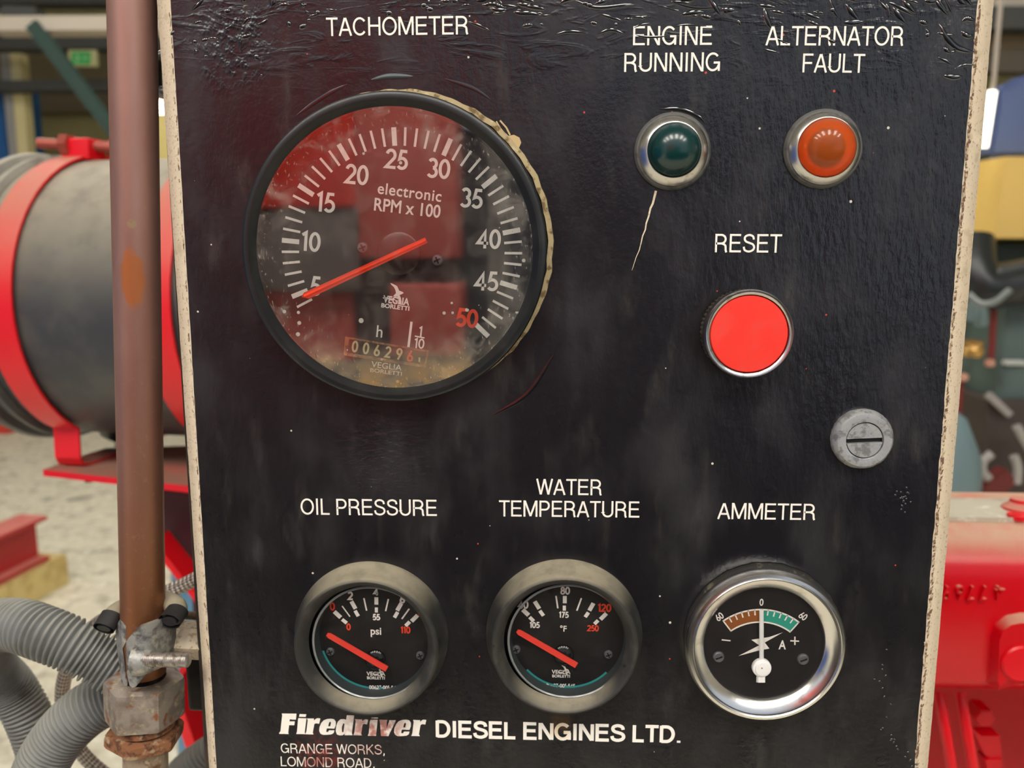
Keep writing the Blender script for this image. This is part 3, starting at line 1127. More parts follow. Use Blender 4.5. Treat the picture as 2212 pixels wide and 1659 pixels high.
    lathe(b, [(.0040, -.002), (.0040, .0008), (.0032, .0016), (.0012, .0021), (0, .0022)], P(hx, hy_, -.0026), seg=40)
    obj('hub_cap', b, mat('dark_hub', srgb(26, 24, 25), .12), t)
    b = bmesh.new()
    Yn2 = -.0052
    n0, n1 = ((707, 1369), (836, 1444)) if key == 'oil' else ((1117, 1362), (1245, 1436))
    A, B = P(n0[0], n0[1], Yn2), P(n1[0], n1[1], Yn2)
    d = (B - A).normalized()
    nn = Vector((-d.z, 0, d.x))
    pts = [A - nn * .0005, A + d * .0010 - nn * .0010, B - nn * .0011, B + nn * .0011, A + d * .0010 + nn * .0010, A + nn * .0005]
    prism(b, pts, (0, -.0007, 0))
    obj('needle', b, m_redneedle, t)
    b = bmesh.new()
    lathe(b, [(.0224, .0076), (0, .0078)], ci, seg=96)
    obj('glass', b, glass_mat('gauge_glass', .03, .014, .04), t)
    return t


small_gauge('oil_pressure_gauge', 'small black gauge marked psi under the OIL PRESSURE lettering', 803.5, 1371, 'oil')
small_gauge('water_temperature_gauge', 'small black gauge marked °F under the WATER TEMPERATURE lettering', 1218, 1367.5, 'water')

# ---- ammeter
ac = center(1643, 1378)
am = thing('ammeter', 'round chrome-rimmed ammeter with brown and teal scale under the AMMETER lettering', 'gauge', (ac.x, 0, ac.z), 'small round gauges')
m_chrome = mat('chrome_rim', (.78, .77, .75, 1), .24, 1.0, spots=[((.55, .52, .47, 1), 160, .55, .75)])
b = bmesh.new()
lathe(b, [(.0300, 0), (.0301, .0010), (.0297, .0018), (.0285, .0020)], ac + Vector((.0006, 0, .0004)), seg=128, rmod=lambda i, h: 1 + .006 * math.sin(i * 1.3) * math.sin(i * .41))
obj('rubber_seal', b, mat('perished_rubber', srgb(34, 33, 30), .8, spots=[(srgb(92, 86, 70), 240, .55, .7)]), am)
b = bmesh.new()
lathe(b, [(.0288, .0015), (.0298, .0035), (.0302, .0055), (.0299, .0074), (.0290, .0086), (.0280, .0088), (.0276, .0084), (.0272, .0088), (.0266, .0088), (.0230, .0058), (.0226, .0052), (.0226, .0040)], ac, seg=128)
obj('bezel', b, m_chrome, am)
b = bmesh.new()
lathe(b, [(.0228, .0042), (0, .0042)], ac, seg=96)
dl = obj('dial', b, mat('ammeter_dial', srgb(26, 22, 25), .5), am)
Y = -.0044
pv = P(1645, 1443, Y)


def band(bm, c, r0, r1, a0, a1, n=24):
    for i in range(n):
        p, q = math.radians(a0 + (a1 - a0) * i / n), math.radians(a0 + (a1 - a0) * (i + 1) / n)
        f = lambda r, a: c + Vector((r * math.cos(a), 0, r * math.sin(a)))
        poly_face(bm, [f(r0, p), f(r1, p), f(r1, q), f(r0, q)])


# scale arc fitted to three seen points: ends (1563,1343), (1727,1344), top (1645,1316)
e0, e1, em = P(1563, 1341, Y), P(1727, 1343, Y), P(1645, 1316, Y)
ch = (e1 - e0).length / 2
sg = em.z - (e0.z + e1.z) / 2
RA = (ch * ch + sg * sg) / (2 * sg)
ctr = Vector((em.x, Y, em.z - RA))
ha = math.degrees(math.asin(ch / RA))
th = (P(1645, 1316, Y) - P(1645, 1344, Y)).length
b = bmesh.new()
band(b, ctr, RA - th, RA, 90, 90 + ha)
obj('brown_band', b, mat('brown_print', srgb(146, 84, 34), .6), dl, smooth=False)
b = bmesh.new()
band(b, ctr, RA - th, RA, 90 - ha, 90)
obj('teal_band', b, mat('teal_band_print', srgb(44, 156, 136), .6), dl, smooth=False)
b = bmesh.new()
cw = ctr + Vector((0, -.0001, 0))
band(b, cw, RA - .0004, RA + .0002, 90 - ha - .6, 90 + ha + .6)
band(b, cw, RA - th - .0002, RA - th + .0004, 90 - ha - .6, 90 + ha + .6)
for i in range(-6, 7):
    tick(b, cw, 90 + ha * i / 6, RA - (th if abs(i) == 6 else th * .45), RA, .0005)
digits(b, '60', 1554, 1332, 16, Y, 36, .15, .85)
digits(b, '0', 1645, 1301, 16, Y, 0, .15, .85)
digits(b, '60', 1735, 1331, 16, Y, -36, .15, .85)
ribbon(b, [P(1559, 1382, Y), P(1578, 1384, Y)], .0005)
ribbon(b, [P(1707, 1384, Y), P(1726, 1385, Y)], .0005)
ribbon(b, [P(1717, 1375, Y), P(1717, 1393, Y)], .0005)
print_at(b, 'A', 1690, 1393, 20, Y, 0, .75, .02)
poly_face(b, [P(x, y, Y) for x, y in ((1595, 1417), (1640, 1394), (1623, 1382), (1662, 1376), (1691, 1366), (1652, 1388), (1662, 1401), (1636, 1406))])
obj('scale_marks', b, m_print, dl, smooth=False)
b = bmesh.new()
Yn3 = -.0052
tube(b, [P(1645, 1318, Yn3), P(1645, 1432, Yn3)], .00085, 10, flat=(1, .5))
ribbon(b, [P(1641, 1445, Yn3), P(1641, 1474, Yn3)], .0025)
prism(b, [P(1637, 1450, Yn3), P(1652, 1450, Yn3), P(1652, 1473, Yn3), P(1637, 1473, Yn3)], (0, -.0006, 0))
prism(b, [P(1640, 1438, Yn3), P(1650, 1438, Yn3), P(1648, 1425, Yn3), P(1642, 1425, Yn3)], (0, -.0006, 0))
lathe(b, [(.0036, -.0008), (.0036, .0006), (.0033, .0010), (.0027, .0011), (.0026, .0015), (0, .0017)], P(1645, 1442, Yn3), seg=40)
obj('needle', b, mat('white_needle', srgb(238, 238, 236), .5), am)
b = bmesh.new()
lathe(b, [(.0003, 0), (0, .0002)], P(1646, 1443.5, Yn3 - .0017), seg=12)
obj('pivot_pin', b, m_rust, am)
for sx, sy in ((1552, 1418), (1734, 1423)):
    screw_head(sx, sy, .0042, .0022, am, slot=1)
b = bmesh.new()
lathe(b, [(.0228, .0056), (0, .0060)], ac, seg=96)
obj('glass', b, glass_mat('ammeter_glass', .025, .014, .02), am)

# ------------------------------------------------------------------ indicator lamps, button, lock
m_steel = mat('worn_chrome', (.66, .65, .63, 1), .26, 1.0, spots=[((.42, .40, .37, 1), 300, .55, .75)])
m_gasket = mat('grey_gasket', srgb(98, 98, 94), .5, spots=[(srgb(60, 60, 58), 200, .5, .7)])


def lens_mat(name, col, tr):
    m = mat(name, col, .12, ior=1.5)
    pb = m.node_tree.nodes['Principled BSDF']
    pb.inputs['Transmission Weight'].default_value = tr
    pb.inputs['Coat Weight'].default_value = .3
    return m


def lamp(label, px, py, lx, lens, inner, R=.0131, dome=.0076):
    c = center(px, py)
    t = thing('indicator_lamp', label, 'indicator lamp', (c.x, 0, c.z), 'panel indicator lamps')
    b = bmesh.new()
    lathe(b, [(R + .0003, 0), (R + .0003, .0010), (R - .0004, .0020), (R - .0014, .0021)], c, seg=64)
    obj('gasket', b, m_gasket, t)
    b = bmesh.new()
    ri = .0094 if lens == 'green' else .0101
    lathe(b, [(R - .0011, .0016), (R - .0010, .0026), (R - .0014, .0031), (ri + .0003, .0050), (ri, .0051), (ri - .0004, .0047), (ri - .0004, .0030)], c, seg=64)
    obj('rim', b, m_steel, t)
    b = bmesh.new()
    n = 10
    prof = [(ri - .0003, .0044)]
    for i in range(1, n + 1):
        a = math.radians(90 * i / n)
        prof.append(((ri - .0004) * math.cos(a), .0044 + dome * math.sin(a)))
    lathe(b, prof, c, seg=64)
    obj('lens', b, inner, t)
    return t, c


m_green = NT('green_lens')
m_green.b.inputs['Base Color'].default_value = srgb(4, 52, 52)
m_green.b.inputs['Roughness'].default_value = .26
m_green.b.inputs['Coat Weight'].default_value = .4
m_green.b.inputs['Coat Roughness'].default_value = .14
m_green.b.inputs['Subsurface Weight'].default_value = .0
lamp('green dome indicator lamp under the ENGINE RUNNING lettering', 1452, 327.5, 1458, 'green', m_green.m)
k = NT('amber_lens')
k.b.inputs['Base Color'].default_value = srgb(240, 122, 50)
k.b.inputs['Roughness'].default_value = .30
k.b.inputs['Coat Weight'].default_value = .4
k.b.inputs['Transmission Weight'].default_value = .7
k.b.inputs['IOR'].default_value = 1.25
ot, oc = lamp('amber dome indicator lamp under the ALTERNATOR FAULT lettering', 1776.5, 322.5, 1784, 'amber', k.m, .0133)
b = bmesh.new()
lathe(b, [(.0096, .0035), (0, .0035)], oc, seg=48)
obj('reflector', b, mat('amber_back', srgb(240, 128, 52), .5), ot)
b = bmesh.new()
lathe(b, [(.0056, .0036), (.0050, .0046), (.0030, .0056), (0, .0058)], oc, seg=32)
obj('bulb', b, mat('brown_bulb', srgb(96, 52, 34), .3), ot)

rc = center(1602.5, 715.5)
rb = thing('reset_button', 'red push button in a knurled metal ring under the RESET lettering', 'push button', (rc.x, 0, rc.z))
b = bmesh.new()
lathe(b, [(.0150, 0), (.0152, .0008), (.0152, .0060), (.0150, .0066)], rc, seg=240, rmod=lambda i, h: 1 + (.012 if (i + int(h * 800)) % 4 < 2 else -.008) if .0005 < h < .0062 else .98)
obj('knurled_collar', b, mat('dirty_knurl', srgb(120, 116, 100), .45, .7, spots=[(srgb(60, 56, 48), 500, .45, .6)]), rb, auto=25)
b = bmesh.new()
lathe(b, [(.0149, .0062), (.0156, .0068), (.0158, .0100), (.0156, .0114), (.0152, .0119), (.0148, .0119), (.0139, .0112), (.0137, .0095)], rc, seg=96)
obj('ring', b, mat('satin_chrome', (.60, .58, .57, 1), .22, 1.0, spots=[((.34, .31, .28, 1), 260, .56, .72)]), rb)
b = bmesh.new()
lathe(b, [(.0136, .0090), (.0136, .0106), (.0133, .0110), (.0100, .0111), (0, .0110)], rc, seg=96)
obj('cap', b, mat('red_cap', srgb(250, 58, 46), .38, spots=[(srgb(246, 70, 60), 90, .45, .7)]), rb)
b = bmesh.new()
lathe(b, [(.0138, .0094), (.0135, .0094)], rc, seg=96)
obj('gap', b, m_dark, rb)

lc = center(1859, 946)
lk = thing('panel_lock', 'grey metal slotted quarter-turn lock below the red button', 'lock', (lc.x, 0, lc.z))
m_zinc = mat('dull_zinc', srgb(206, 208, 210), .38, .65, spots=[(srgb(160, 160, 160), 330, .48, .62), (srgb(206, 202, 192), 700, .56, .68)], bump=(900, .25, .0004))
b = bmesh.new()
lathe(b, [(.0111, 0), (.0112, .0016), (.0109, .0028), (.0098, .0042), (.0072, .0044), (.0068, .0043), (.0067, .0025)], lc, seg=90, rmod=lambda i, h: 1 + (.008 * random.uniform(-1, 1) if h < .003 else 0))
obj('collar', b, m_zinc, lk)
b = bmesh.new()
lathe(b, [(.0068, .0020), (.0064, .0024), (0, .0024)], lc, seg=48)
obj('keyway', b, m_dark, lk)
lcp = lc + Vector((0, -.0022, 0))
for up in (1, -1):
    b = bmesh.new()
    pts = []
    rr_ = .0064
    y0_ = .0007 if up > 0 else -.0010
    a0 = math.degrees(math.asin(abs(y0_) / rr_)) * (1 if up * y0_ > 0 else -1)
    for i in range(25):
        a = math.radians(a0 + (180 - 2 * a0) * i / 24) if up > 0 else math.radians(180 + a0 + (180 - 2 * a0) * i / 24)
        pts.append(lcp + Vector((rr_ * math.cos(a), 0, rr_ * math.sin(a))))
    prism(b, pts, (0, -.0017 if up > 0 else -.0019, 0))
    bmesh.ops.rotate(b, verts=b.verts, cent=lcp, matrix=Matrix.Rotation(math.radians(-3), 3, 'Y'))
    obj('core', b, m_zinc, lk)


# ------------------------------------------------------------------ pipe, fittings, hoses at the left of the panel
YP = .012
pt_, pb_ = P(285, 0, YP), P(309, 1330, YP)
rp = 50.0 * MPP(YP, 285, 0)


def pipe_mat():
    k = NT('tarnished_copper')
    c = k.mix(k.ramp(k.noise(30, 4, (1, 1, .25)), .35, .7), srgb(174, 134, 124), srgb(146, 104, 92))
    z = k.sep(k.pos())[2]
    c = k.mix(k.ramp(z, P(300, 700, YP).z, P(300, 1350, YP).z), c, srgb(140, 92, 60))
    c = k.mix(k.math('MULTIPLY', k.ramp(k.noise(420, 3), .58, .72), .25), c, srgb(176, 132, 114))
    sp = P(284, 600, YP - .0085)
    nd = k.n('ShaderNodeVectorMath', operation='SUBTRACT')
    k.l(k.pos(), nd.inputs[0])
    nd.inputs[1].default_value = sp
    x, y, zz = k.sep(nd.outputs[0])
    rr = k.math('SQRT', k.math('ADD', k.math('POWER', k.math('DIVIDE', x, .0042), 2.0), k.math('POWER', k.math('DIVIDE', zz, .0115), 2.0)))
    rr = k.math('ADD', rr, k.math('MULTIPLY', k.math('SUBTRACT', k.noise(250, 3), .5), .7))
    c = k.mix(k.math('MULTIPLY', k.ramp(rr, .8, 1.1, 1, 0), .85), c, srgb(186, 108, 56))
    c = k.mix(k.math('MULTIPLY', k.near(P(284, 483, YP - .0085), .0014, .0021), k.ramp(k.noise(500, 3), .3, .55)), c, srgb(168, 142, 110))
    k.l(c, k.b.inputs['Base Color'])
    k.b.inputs['Metallic'].default_value = .6
    k.b.inputs['Roughness'].default_value = .46
    return k.m


pd = (pb_ - pt_).normalized()
b = bmesh.new()
top = pt_ - pd * .25
tube(b, [top, pt_, pb_, pb_ + pd * .025], rp, 48)
tag(obj('copper_pipe', b, pipe_mat()), 'tall brown copper pipe standing left of the panel', 'pipe')
ax = pb_  # fitting axis
m_galv = mat('corroded_fitting', srgb(158, 148, 138), .6, .45, spots=[(srgb(128, 116, 106), 140, .42, .65), (srgb(186, 172, 142), 220, .54, .7), (srgb(142, 90, 56), 130, .57, .66)], bump=(420, .5, .0006))
m_rustnut = mat('rusty_nut', srgb(148, 100, 68), .8, .2, spots=[(srgb(96, 62, 44), 260, .45, .62), (srgb(178, 152, 122), 190, .56, .68)], bump=(520, .7, .0007))
m_stub = mat('rusty_stub', srgb(170, 152, 130), .75, .25, spots=[(srgb(122, 88, 64), 170, .5, .66), (srgb(206, 188, 158), 260, .56, .7)], bump=(480, .6, .0006))
axp = lambda py: pt_ + pd * ((P(309, py, YP).z - pt_.z) / pd.z)
fit = thing('compression_fitting', 'corroded hex compression fitting with rusty locknut under the copper pipe', 'pipe fitting', axp(1560))


def hexnut(bm, c, d, r, h, ch=.0016, rot=0.0):
    """hexagon nut with turned chamfers; c = top centre, d = downward axis"""
    u = Vector((1, 0, 0))
    u = (u - d * u.dot(d)).normalized()
    v = d.cross(u)
    rows = []
    n = 72
    for (k, hh) in ((.62, -.0001), (.88, 0), (.97, ch * .5), (1.02, ch), (1.02, h - ch), (.97, h - ch * .5), (.88, h), (.62, h)):
        row = []
        for i in range(n):
            t = 2 * math.pi * i / n
            hx = 1 / math.cos(((t + rot) % (math.pi / 3)) - math.pi / 6)
            rr = r * min(hx, k * 1.155) if k > .9 else r * k
            row.append(bm.verts.new(c + d * hh + u * (rr * math.cos(t)) + v * (rr * math.sin(t))))
        rows.append(row)
    for A, B in zip(rows, rows[1:]):
        for i in range(n):
            j = (i + 1) % n
            bm.faces.new((A[i], A[j], B[j], B[i]))
    bmesh.ops.recalc_face_normals(bm, faces=bm.faces)
    return bm


m1 = MPP(YP, 315, 1500)
b = bmesh.new()
hexnut(b, axp(1462), pd, 70 * m1, (axp(1552) - axp(1462)).length, .0022, .25)
obj('hex_nut', b, m_galv, fit, auto=25)
b = bmesh.new()
lathe(b, [(50 * m1, 0), (62 * m1, .0004), (62 * m1, .0028), (50 * m1, .003)], axp(1552), pd, seg=48)
hexnut(b, axp(1570), (pd + Vector((-.05, 0, 0))).normalized(), 69 * m1, .0062, .0014, .6)
obj('locknut', b, m_rustnut, fit, auto=25, label='rusty orange locknut')
b = bmesh.new()
stub0 = axp(1600)
tube(b, [stub0, stub0 + pd * .06, Vector((stub0.x + pd.x * .06, stub0.y, .05))], 45.5 * m1, 36)
obj('threaded_stub', b, m_stub, fit)

# clamp of two zinc plates, its bolt, its rubber strip and the hexagon spacer to the panel
cl = thing('pipe_clamp', 'two-part zinc pipe clamp with a threaded bolt around the foot of the copper pipe', 'clamp', axp(1480))
m_cl = mat('clamp_zinc', srgb(160, 160, 156), .45, .4, spots=[(srgb(92, 92, 94), 150, .45, .62), (srgb(186, 180, 166), 200, .55, .7)], bump=(260, .6, .0010))
zs = lambda x, y, Y: P(180 + x / 4.497, 1290 + y / 4.497, Y)


def curved_plate(bm, poly, Y, bend, th):
    """plate outline in the panel's plane wrapped back around the pipe: depth grows away from the pipe's axis"""
    ve = []
    pts = []
    for i, (x, y) in enumerate(poly):
        x2, y2 = poly[(i + 1) % len(poly)]
        for k in range(4):
            t = k / 4
            pts.append((x + (x2 - x) * t, y + (y2 - y) * t))
    cxp = sum(p[0] for p in pts) / len(pts)
    cyp = sum(p[1] for p in pts) / len(pts)
    rings = []
    for s in (1.0, .75, .5, .25):
        rings.append([bm.verts.new(zs(cxp + (x - cxp) * s, cyp + (y - cyp) * s, Y + bend(cxp + (x - cxp) * s, cyp + (y - cyp) * s))) for x, y in pts])
    c = bm.verts.new(zs(cxp, cyp, Y + bend(cxp, cyp)))
    n = len(pts)
    fs = []
    for A, B in zip(rings, rings[1:]):
        for i in range(n):
            fs.append(bm.faces.new((A[i], A[(i + 1) % n], B[(i + 1) % n], B[i])))
    for i in range(n):
        fs.append(bm.faces.new((rings[-1][i], rings[-1][(i + 1) % n], c)))
    r = bmesh.ops.extrude_face_region(bm, geom=fs)
    for g in r['geom']:
        if isinstance(g, bmesh.types.BMVert):
            g.co += Vector((0, th, 0))
    bmesh.ops.recalc_face_normals(bm, faces=bm.faces)


b = bmesh.new()
curved_plate(b, [(416, 430), (440, 396), (520, 305), (640, 262), (775, 212), (835, 250), (866, 300), (868, 420), (864, 540), (810, 660), (690, 715), (600, 758), (555, 815), (510, 868), (478, 880), (448, 858), (425, 740), (418, 600)], -.0035, lambda x, y: .012 * max(0, (x - 520) / 340) ** 2 + .002 * max(0, (480 - x) / 70), .0035)
obj('front_plate', b, m_cl, cl, auto=50)
b = bmesh.new()
curved_plate(b, [(352, 222), (372, 236), (400, 270), (470, 318), (440, 360), (400, 410), (380, 430), (378, 600), (390, 720), (430, 840), (420, 872), (392, 868), (356, 740), (340, 600), (318, 430), (312, 330), (330, 260)], .004, lambda x, y: .010 * max(0, (400 - x) / 90) ** 2, .003)
obj('rear_plate', b, m_cl, cl, auto=50)
b = bmesh.new()
boss = [zs(478, 560, -.0045), zs(600, 600, -.0045)]
A, B = zs(590, 600, -.0062), zs(1030, 612, -.0075)
n = 150
path = [A.lerp(B, i / n) for i in range(n + 1)]
tube(b, path, lambda i: (.0030 if i > n - 5 else .0029) * (1.0 - (.10 if (i % 6) in (0, 1, 5) else 0)) * (1 - max(0, (i - n + 6)) * .05), 24)
obj('bolt', b, mat('bolt_zinc', srgb(176, 168, 160), .4, .7, spots=[(srgb(120, 110, 102), 300, .48, .64)]), cl, auto=70)
b = bmesh.new()
lathe(b, [(.0030, .0052), (.0050, .004), (.0062, .0010), (.0064, -.0015)], zs(560, 605, -.0038), B - A, seg=32)
obj('bolt_boss', b, m_cl, cl)
b = bmesh.new()
for yy in (535, 665):
    A2, B2 = zs(588, yy, -.006), zs(662, yy + 4, -.0068)
    beam(b, A2, B2, .0016, .0014)
obj('bolt_lugs', b, m_cl, cl)
# rubber strip: a channel bent round the back of the pipe, both cut ends showing
m_rub = mat('dusty_rubber', srgb(138, 128, 108), .85, dust=(srgb(170, 160, 136), .6, .0, .8), spots=[(srgb(104, 96, 82), 150, .5, .7)])
rpts = [zs(225, 262, .010), zs(285, 175, .014), zs(385, 100, .022), zs(560, 40, .030), zs(760, 20, .024), zs(880, 70, .014), zs(905, 140, .008), zs(862, 205, .004)]
rpth = spline(rpts, 60)
b = bmesh.new()
tube(b, rpth, .0034, 20, flat=(1.0, 1.25))
st = obj('rubber_strip', b, m_rub, cl)
m_blk = mat('black_rubber', srgb(34, 33, 34), .6)
for a0_, a1_, c0, c1 in ((rpth[0], rpth[3], zs(262, 245, 0), None), (rpth[-1], rpth[-4], zs(830, 200, 0), None)):
    b = bmesh.new()
    d = (a0_ - a1_).normalized()
    tube(b, [a0_ - d * .0045, a0_ + d * .0022], .0037, 20, caps=False, flat=(1.0, 1.25))
    tube(b, [a0_ + d * .0022, a0_ - d * .001], .0030, 20, caps=True, flat=(.7, 1.0))
    obj('strip_end', b, m_blk, st)
b = bmesh.new()
s0, s1 = P(372, 1380, .018), P(450, 1384, .018)
dd = (s1 - s0).normalized()
hexnut(b, s0, dd, .0068, (s1 - s0).length, .0006, math.pi / 6)
obj('hex_spacer', b, mat('pale_spacer', srgb(196, 182, 160), .7, .2, spots=[(srgb(160, 138, 112), 500, .5, .64)], bump=(700, .5, .0005)), cl, auto=25)
b = bmesh.new()
A, B = P(382, 1328, .03), P(445, 1331, .03)
path = [A.lerp(B, i / 60) for i in range(61)]
tube(b, path, lambda i: .0018 * (1 - .14 * (i % 4 in (0, 1))), 16)
obj('stud', b, mat('rusty_stud', srgb(104, 84, 68), .6, .4), cl, auto=70)

# grey corrugated conduits
m_cond = mat('grey_conduit', srgb(122, 124, 123), .5, spots=[(srgb(106, 107, 104), 60, .45, .7)], dust=(srgb(168, 165, 152), .5, .35, .98, 90))


def conduit(label, pts, px_r, Y, pitch=.0023):
    q = spline(pts, 20)
    L = sum((a - c).length for a, c in zip(q, q[1:]))
    n = int(L / pitch) * 6
    path = spline(pts, n)
    r = px_r * MPP(Y, 100, 1450)
    b = bmesh.new()
    tube(b, path, lambda i: r * (1.0 - .19 * (1 if i % 6 in (0, 1) else .25 if i % 6 in (2, 5) else 0)), 40)
    tag(obj('corrugated_conduit', b, m_cond, auto=80), label, 'conduit', 'grey corrugated conduits')


conduit('upper grey corrugated conduit looping out from the pipe clamp', [P(262, 1448, .026), P(205, 1418, .024), P(150, 1390, .022), P(95, 1368, .022), P(45, 1352, .026), P(-5, 1352, .036), P(-38, 1390, .054), P(-18, 1440, .075), P(22, 1482, .086), P(62, 1550, .088), P(92, 1640, .088), P(110, 1760, .088)], 56, .022)
conduit('lower grey corrugated conduit curving down from behind the hex fitting', [P(292, 1490, .048), P(236, 1508, .046), P(180, 1540, .044), P(128, 1592, .044), P(88, 1660, .044), P(60, 1760, .046)], 56, .045)
conduit('short grey corrugated conduit low behind the panel, right of the pipe stub', [P(490, 1600, .14), P(440, 1632, .14), P(395, 1668, .14), P(360, 1720, .14)], 34, .14, .0030)


def braid_mat():
    k = NT('braided_steel')
    uv = k.n('ShaderNodeUVMap')
    u, v, _ = k.sep(uv.outputs[0])
    s1 = k.math('SINE', k.math('MULTIPLY', k.math('ADD', k.math('MULTIPLY', u, 1.9), k.math('MULTIPLY', v, 8.0)), 6.2832))
    s2 = k.math('SINE', k.math('MULTIPLY', k.math('SUBTRACT', k.math('MULTIPLY', u, 1.9), k.math('MULTIPLY', v, 8.0)), 6.2832))
    h = k.math('MULTIPLY', s1, s2)
    c = k.mix(k.ramp(h, -.5, .5), srgb(110, 96, 88), srgb(214, 204, 194))
    k.l(c, k.b.inputs['Base Color'])
    k.b.inputs['Metallic'].default_value = .7
    k.b.inputs['Roughness'].default_value = .35
    k.l(k.bump(h, .7, .0006), k.b.inputs['Normal'])
    return k.m


b = bmesh.new()
path = spline([P(520, 1205, .11), P(460, 1232, .10), P(400, 1262, .10), P(340, 1288, .10), P(270, 1318, .10), P(205, 1352, .105), P(160, 1410, .11), P(136, 1480, .115), P(140, 1550, .118), P(172, 1620, .12), P(225, 1672, .12), P(300, 1720, .12)], 120)
tube(b, path, 15.5 * MPP(.10, 300, 1300), 20)
tag(obj('braided_hose', b, braid_mat()), 'thin steel-braided hose curving behind the copper pipe and conduits', 'hose')

# ------------------------------------------------------------------ air cleaner on its red bracket
m_red = mat('red_gloss', srgb(232, 18, 34), .30, ior=1.5)
m_reddust = mat('red_dusty', srgb(234, 24, 38), .38, dust=(srgb(204, 150, 130), .80, -.05, .85, 40))
m_grey = mat('grey_drum', srgb(62, 64, 67), .5, spots=[(srgb(80, 80, 78), 26, .45, .7)], dust=(srgb(186, 178, 158), .85, -.15, .95, 45), bump=(200, .12, .0006))
YT = .49
tz = P(200, 643, YT).z
RC = .1275
TH = math.radians(8)
taxis = Vector((math.cos(TH), -math.sin(TH), 0))          # along the drum, its right end nearer the viewer
tfront = Vector((-math.sin(TH), -math.cos(TH), 0))        # from its axis towards the viewer


def on_axis(px, py=645):
    """distance along the drum of the front line seen at this pixel column"""
    lo, hi = -1.0, 1.0
    for _ in range(50):
        m = (lo + hi) / 2
        q = AX0 + taxis * m + tfront * RC
        r = Vector((q.x - CAM.x, q.y - CAM.y, q.z - Z0 - CAM.z))
        c = dh * r.x + dn * r.y - dv * r.z
        if CX + F * c.x / c.z < px:
            lo = m
        else:
            hi = m
    return lo


AX0 = Vector((P(60, 645, YT).x, YT, tz))
s33, s374 = on_axis(34), on_axis(374)
at_ = lambda s: AX0 + taxis * s
ac_ = thing('air_cleaner', 'big grey cylindrical air cleaner held by two red straps left of the panel', 'air cleaner', at_(s33) - Vector((0, 0, RC)))
xe = s33 - .082
b = bmesh.new()
lathe(b, [(0, 0), (RC * .9, .001), (RC * .97, .006), (RC * .985, .02), (RC, .024), (RC, .42), (RC * .95, .43), (0, .431)], at_(xe + .02), taxis, seg=96)
obj('drum', b, m_grey, ac_)
b = bmesh.new()
lathe(b, [(0, -.004), (RC * .86, -.002), (RC * .98, .004), (RC * 1.045, .010), (RC * 1.06, .016), (RC * 1.05, .022), (RC * 1.005, .026), (RC * 1.003, .032), (RC * 1.035, .035), (RC * 1.04, .041), (RC * 1.005, .045)], at_(xe), taxis, seg=96)
obj('end_cover', b, mat('end_cover_grey', srgb(58, 60, 62), .42, dust=(srgb(186, 180, 164), .8, .0, .95, 45)), ac_)
zpl = P(125, 1001, YT - RC * .5).z     # top of the plate
b = bmesh.new()
cu = at_(s33 - .006) - tfront * .02
lathe(b, [(.036, tz - RC * .93 - zpl - .0), (.036, .030), (.030, .014), (.018, .006), (0, .005)], Vector((cu.x, cu.y, zpl)), (0, 0, 1), seg=40)
obj('dust_cup', b, mat('black_cup', srgb(48, 46, 50), .4), ac_)
SW = .0255


def strap(sr, parent):
    """band over the drum with two legs and feet on the plate; drawn in the drum's own section"""
    Rs = RC + .0022
    lo_ = math.radians(-60)
    f0 = Rs * math.cos(lo_)
    zb = zpl + .002 - tz
    sec = [(f0 - .050, zb), (f0 - .012, zb), (f0 - .002, zb + .002), (f0 + .001, zb + .007)]
    n = 60
    for i in range(n + 1):
        a = lo_ + (math.radians(240) - lo_) * i / n
        sec.append((Rs * math.cos(a), Rs * math.sin(a)))
    sec += [(-f0 - .001, zb + .007), (-f0 + .002, zb + .002), (-f0 + .05, zb)]
    b = bmesh.new()
    rows = []
    w3 = lambda s, f, z: at_(s) + tfront * f + Vector((0, 0, z))
    for i, (f, z) in enumerate(sec):
        p, q = sec[max(i - 1, 0)], sec[min(i + 1, len(sec) - 1)]
        t = Vector((q[0] - p[0], q[1] - p[1])).normalized() * .0022
        nf, nz_ = (t.y, -t.x) if True else (0, 0)
        rows.append([b.verts.new(w3(sr - SW, f, z)), b.verts.new(w3(sr, f, z)), b.verts.new(w3(sr, f + nf, z + nz_)), b.verts.new(w3(sr - SW, f + nf, z + nz_))])
    for A, B in zip(rows, rows[1:]):
        for q in range(4):
            b.faces.new((A[q], A[(q + 1) % 4], B[(q + 1) % 4], B[q]))
    bmesh.ops.recalc_face_normals(b, faces=b.faces)
    return obj('strap', b, m_reddust, parent, auto=30)


def obox(bm, s0, s1, f0, f1, z0, z1, bev=.0015):
    """box set square to the drum"""
    n0 = len(bm.verts)
    tmp = bmesh.new()
    box(tmp, (s0, f0, z0), (s1, f1, z1), bev)
    vm = {}
    for v in tmp.verts:
        vm[v] = bm.verts.new(AX0 + taxis * v.co.x + tfront * v.co.y + Vector((0, 0, v.co.z)))
    for f in tmp.faces:
        bm.faces.new([vm[v] for v in f.verts])
    tmp.free()
    bmesh.ops.recalc_face_normals(bm, faces=bm.faces)


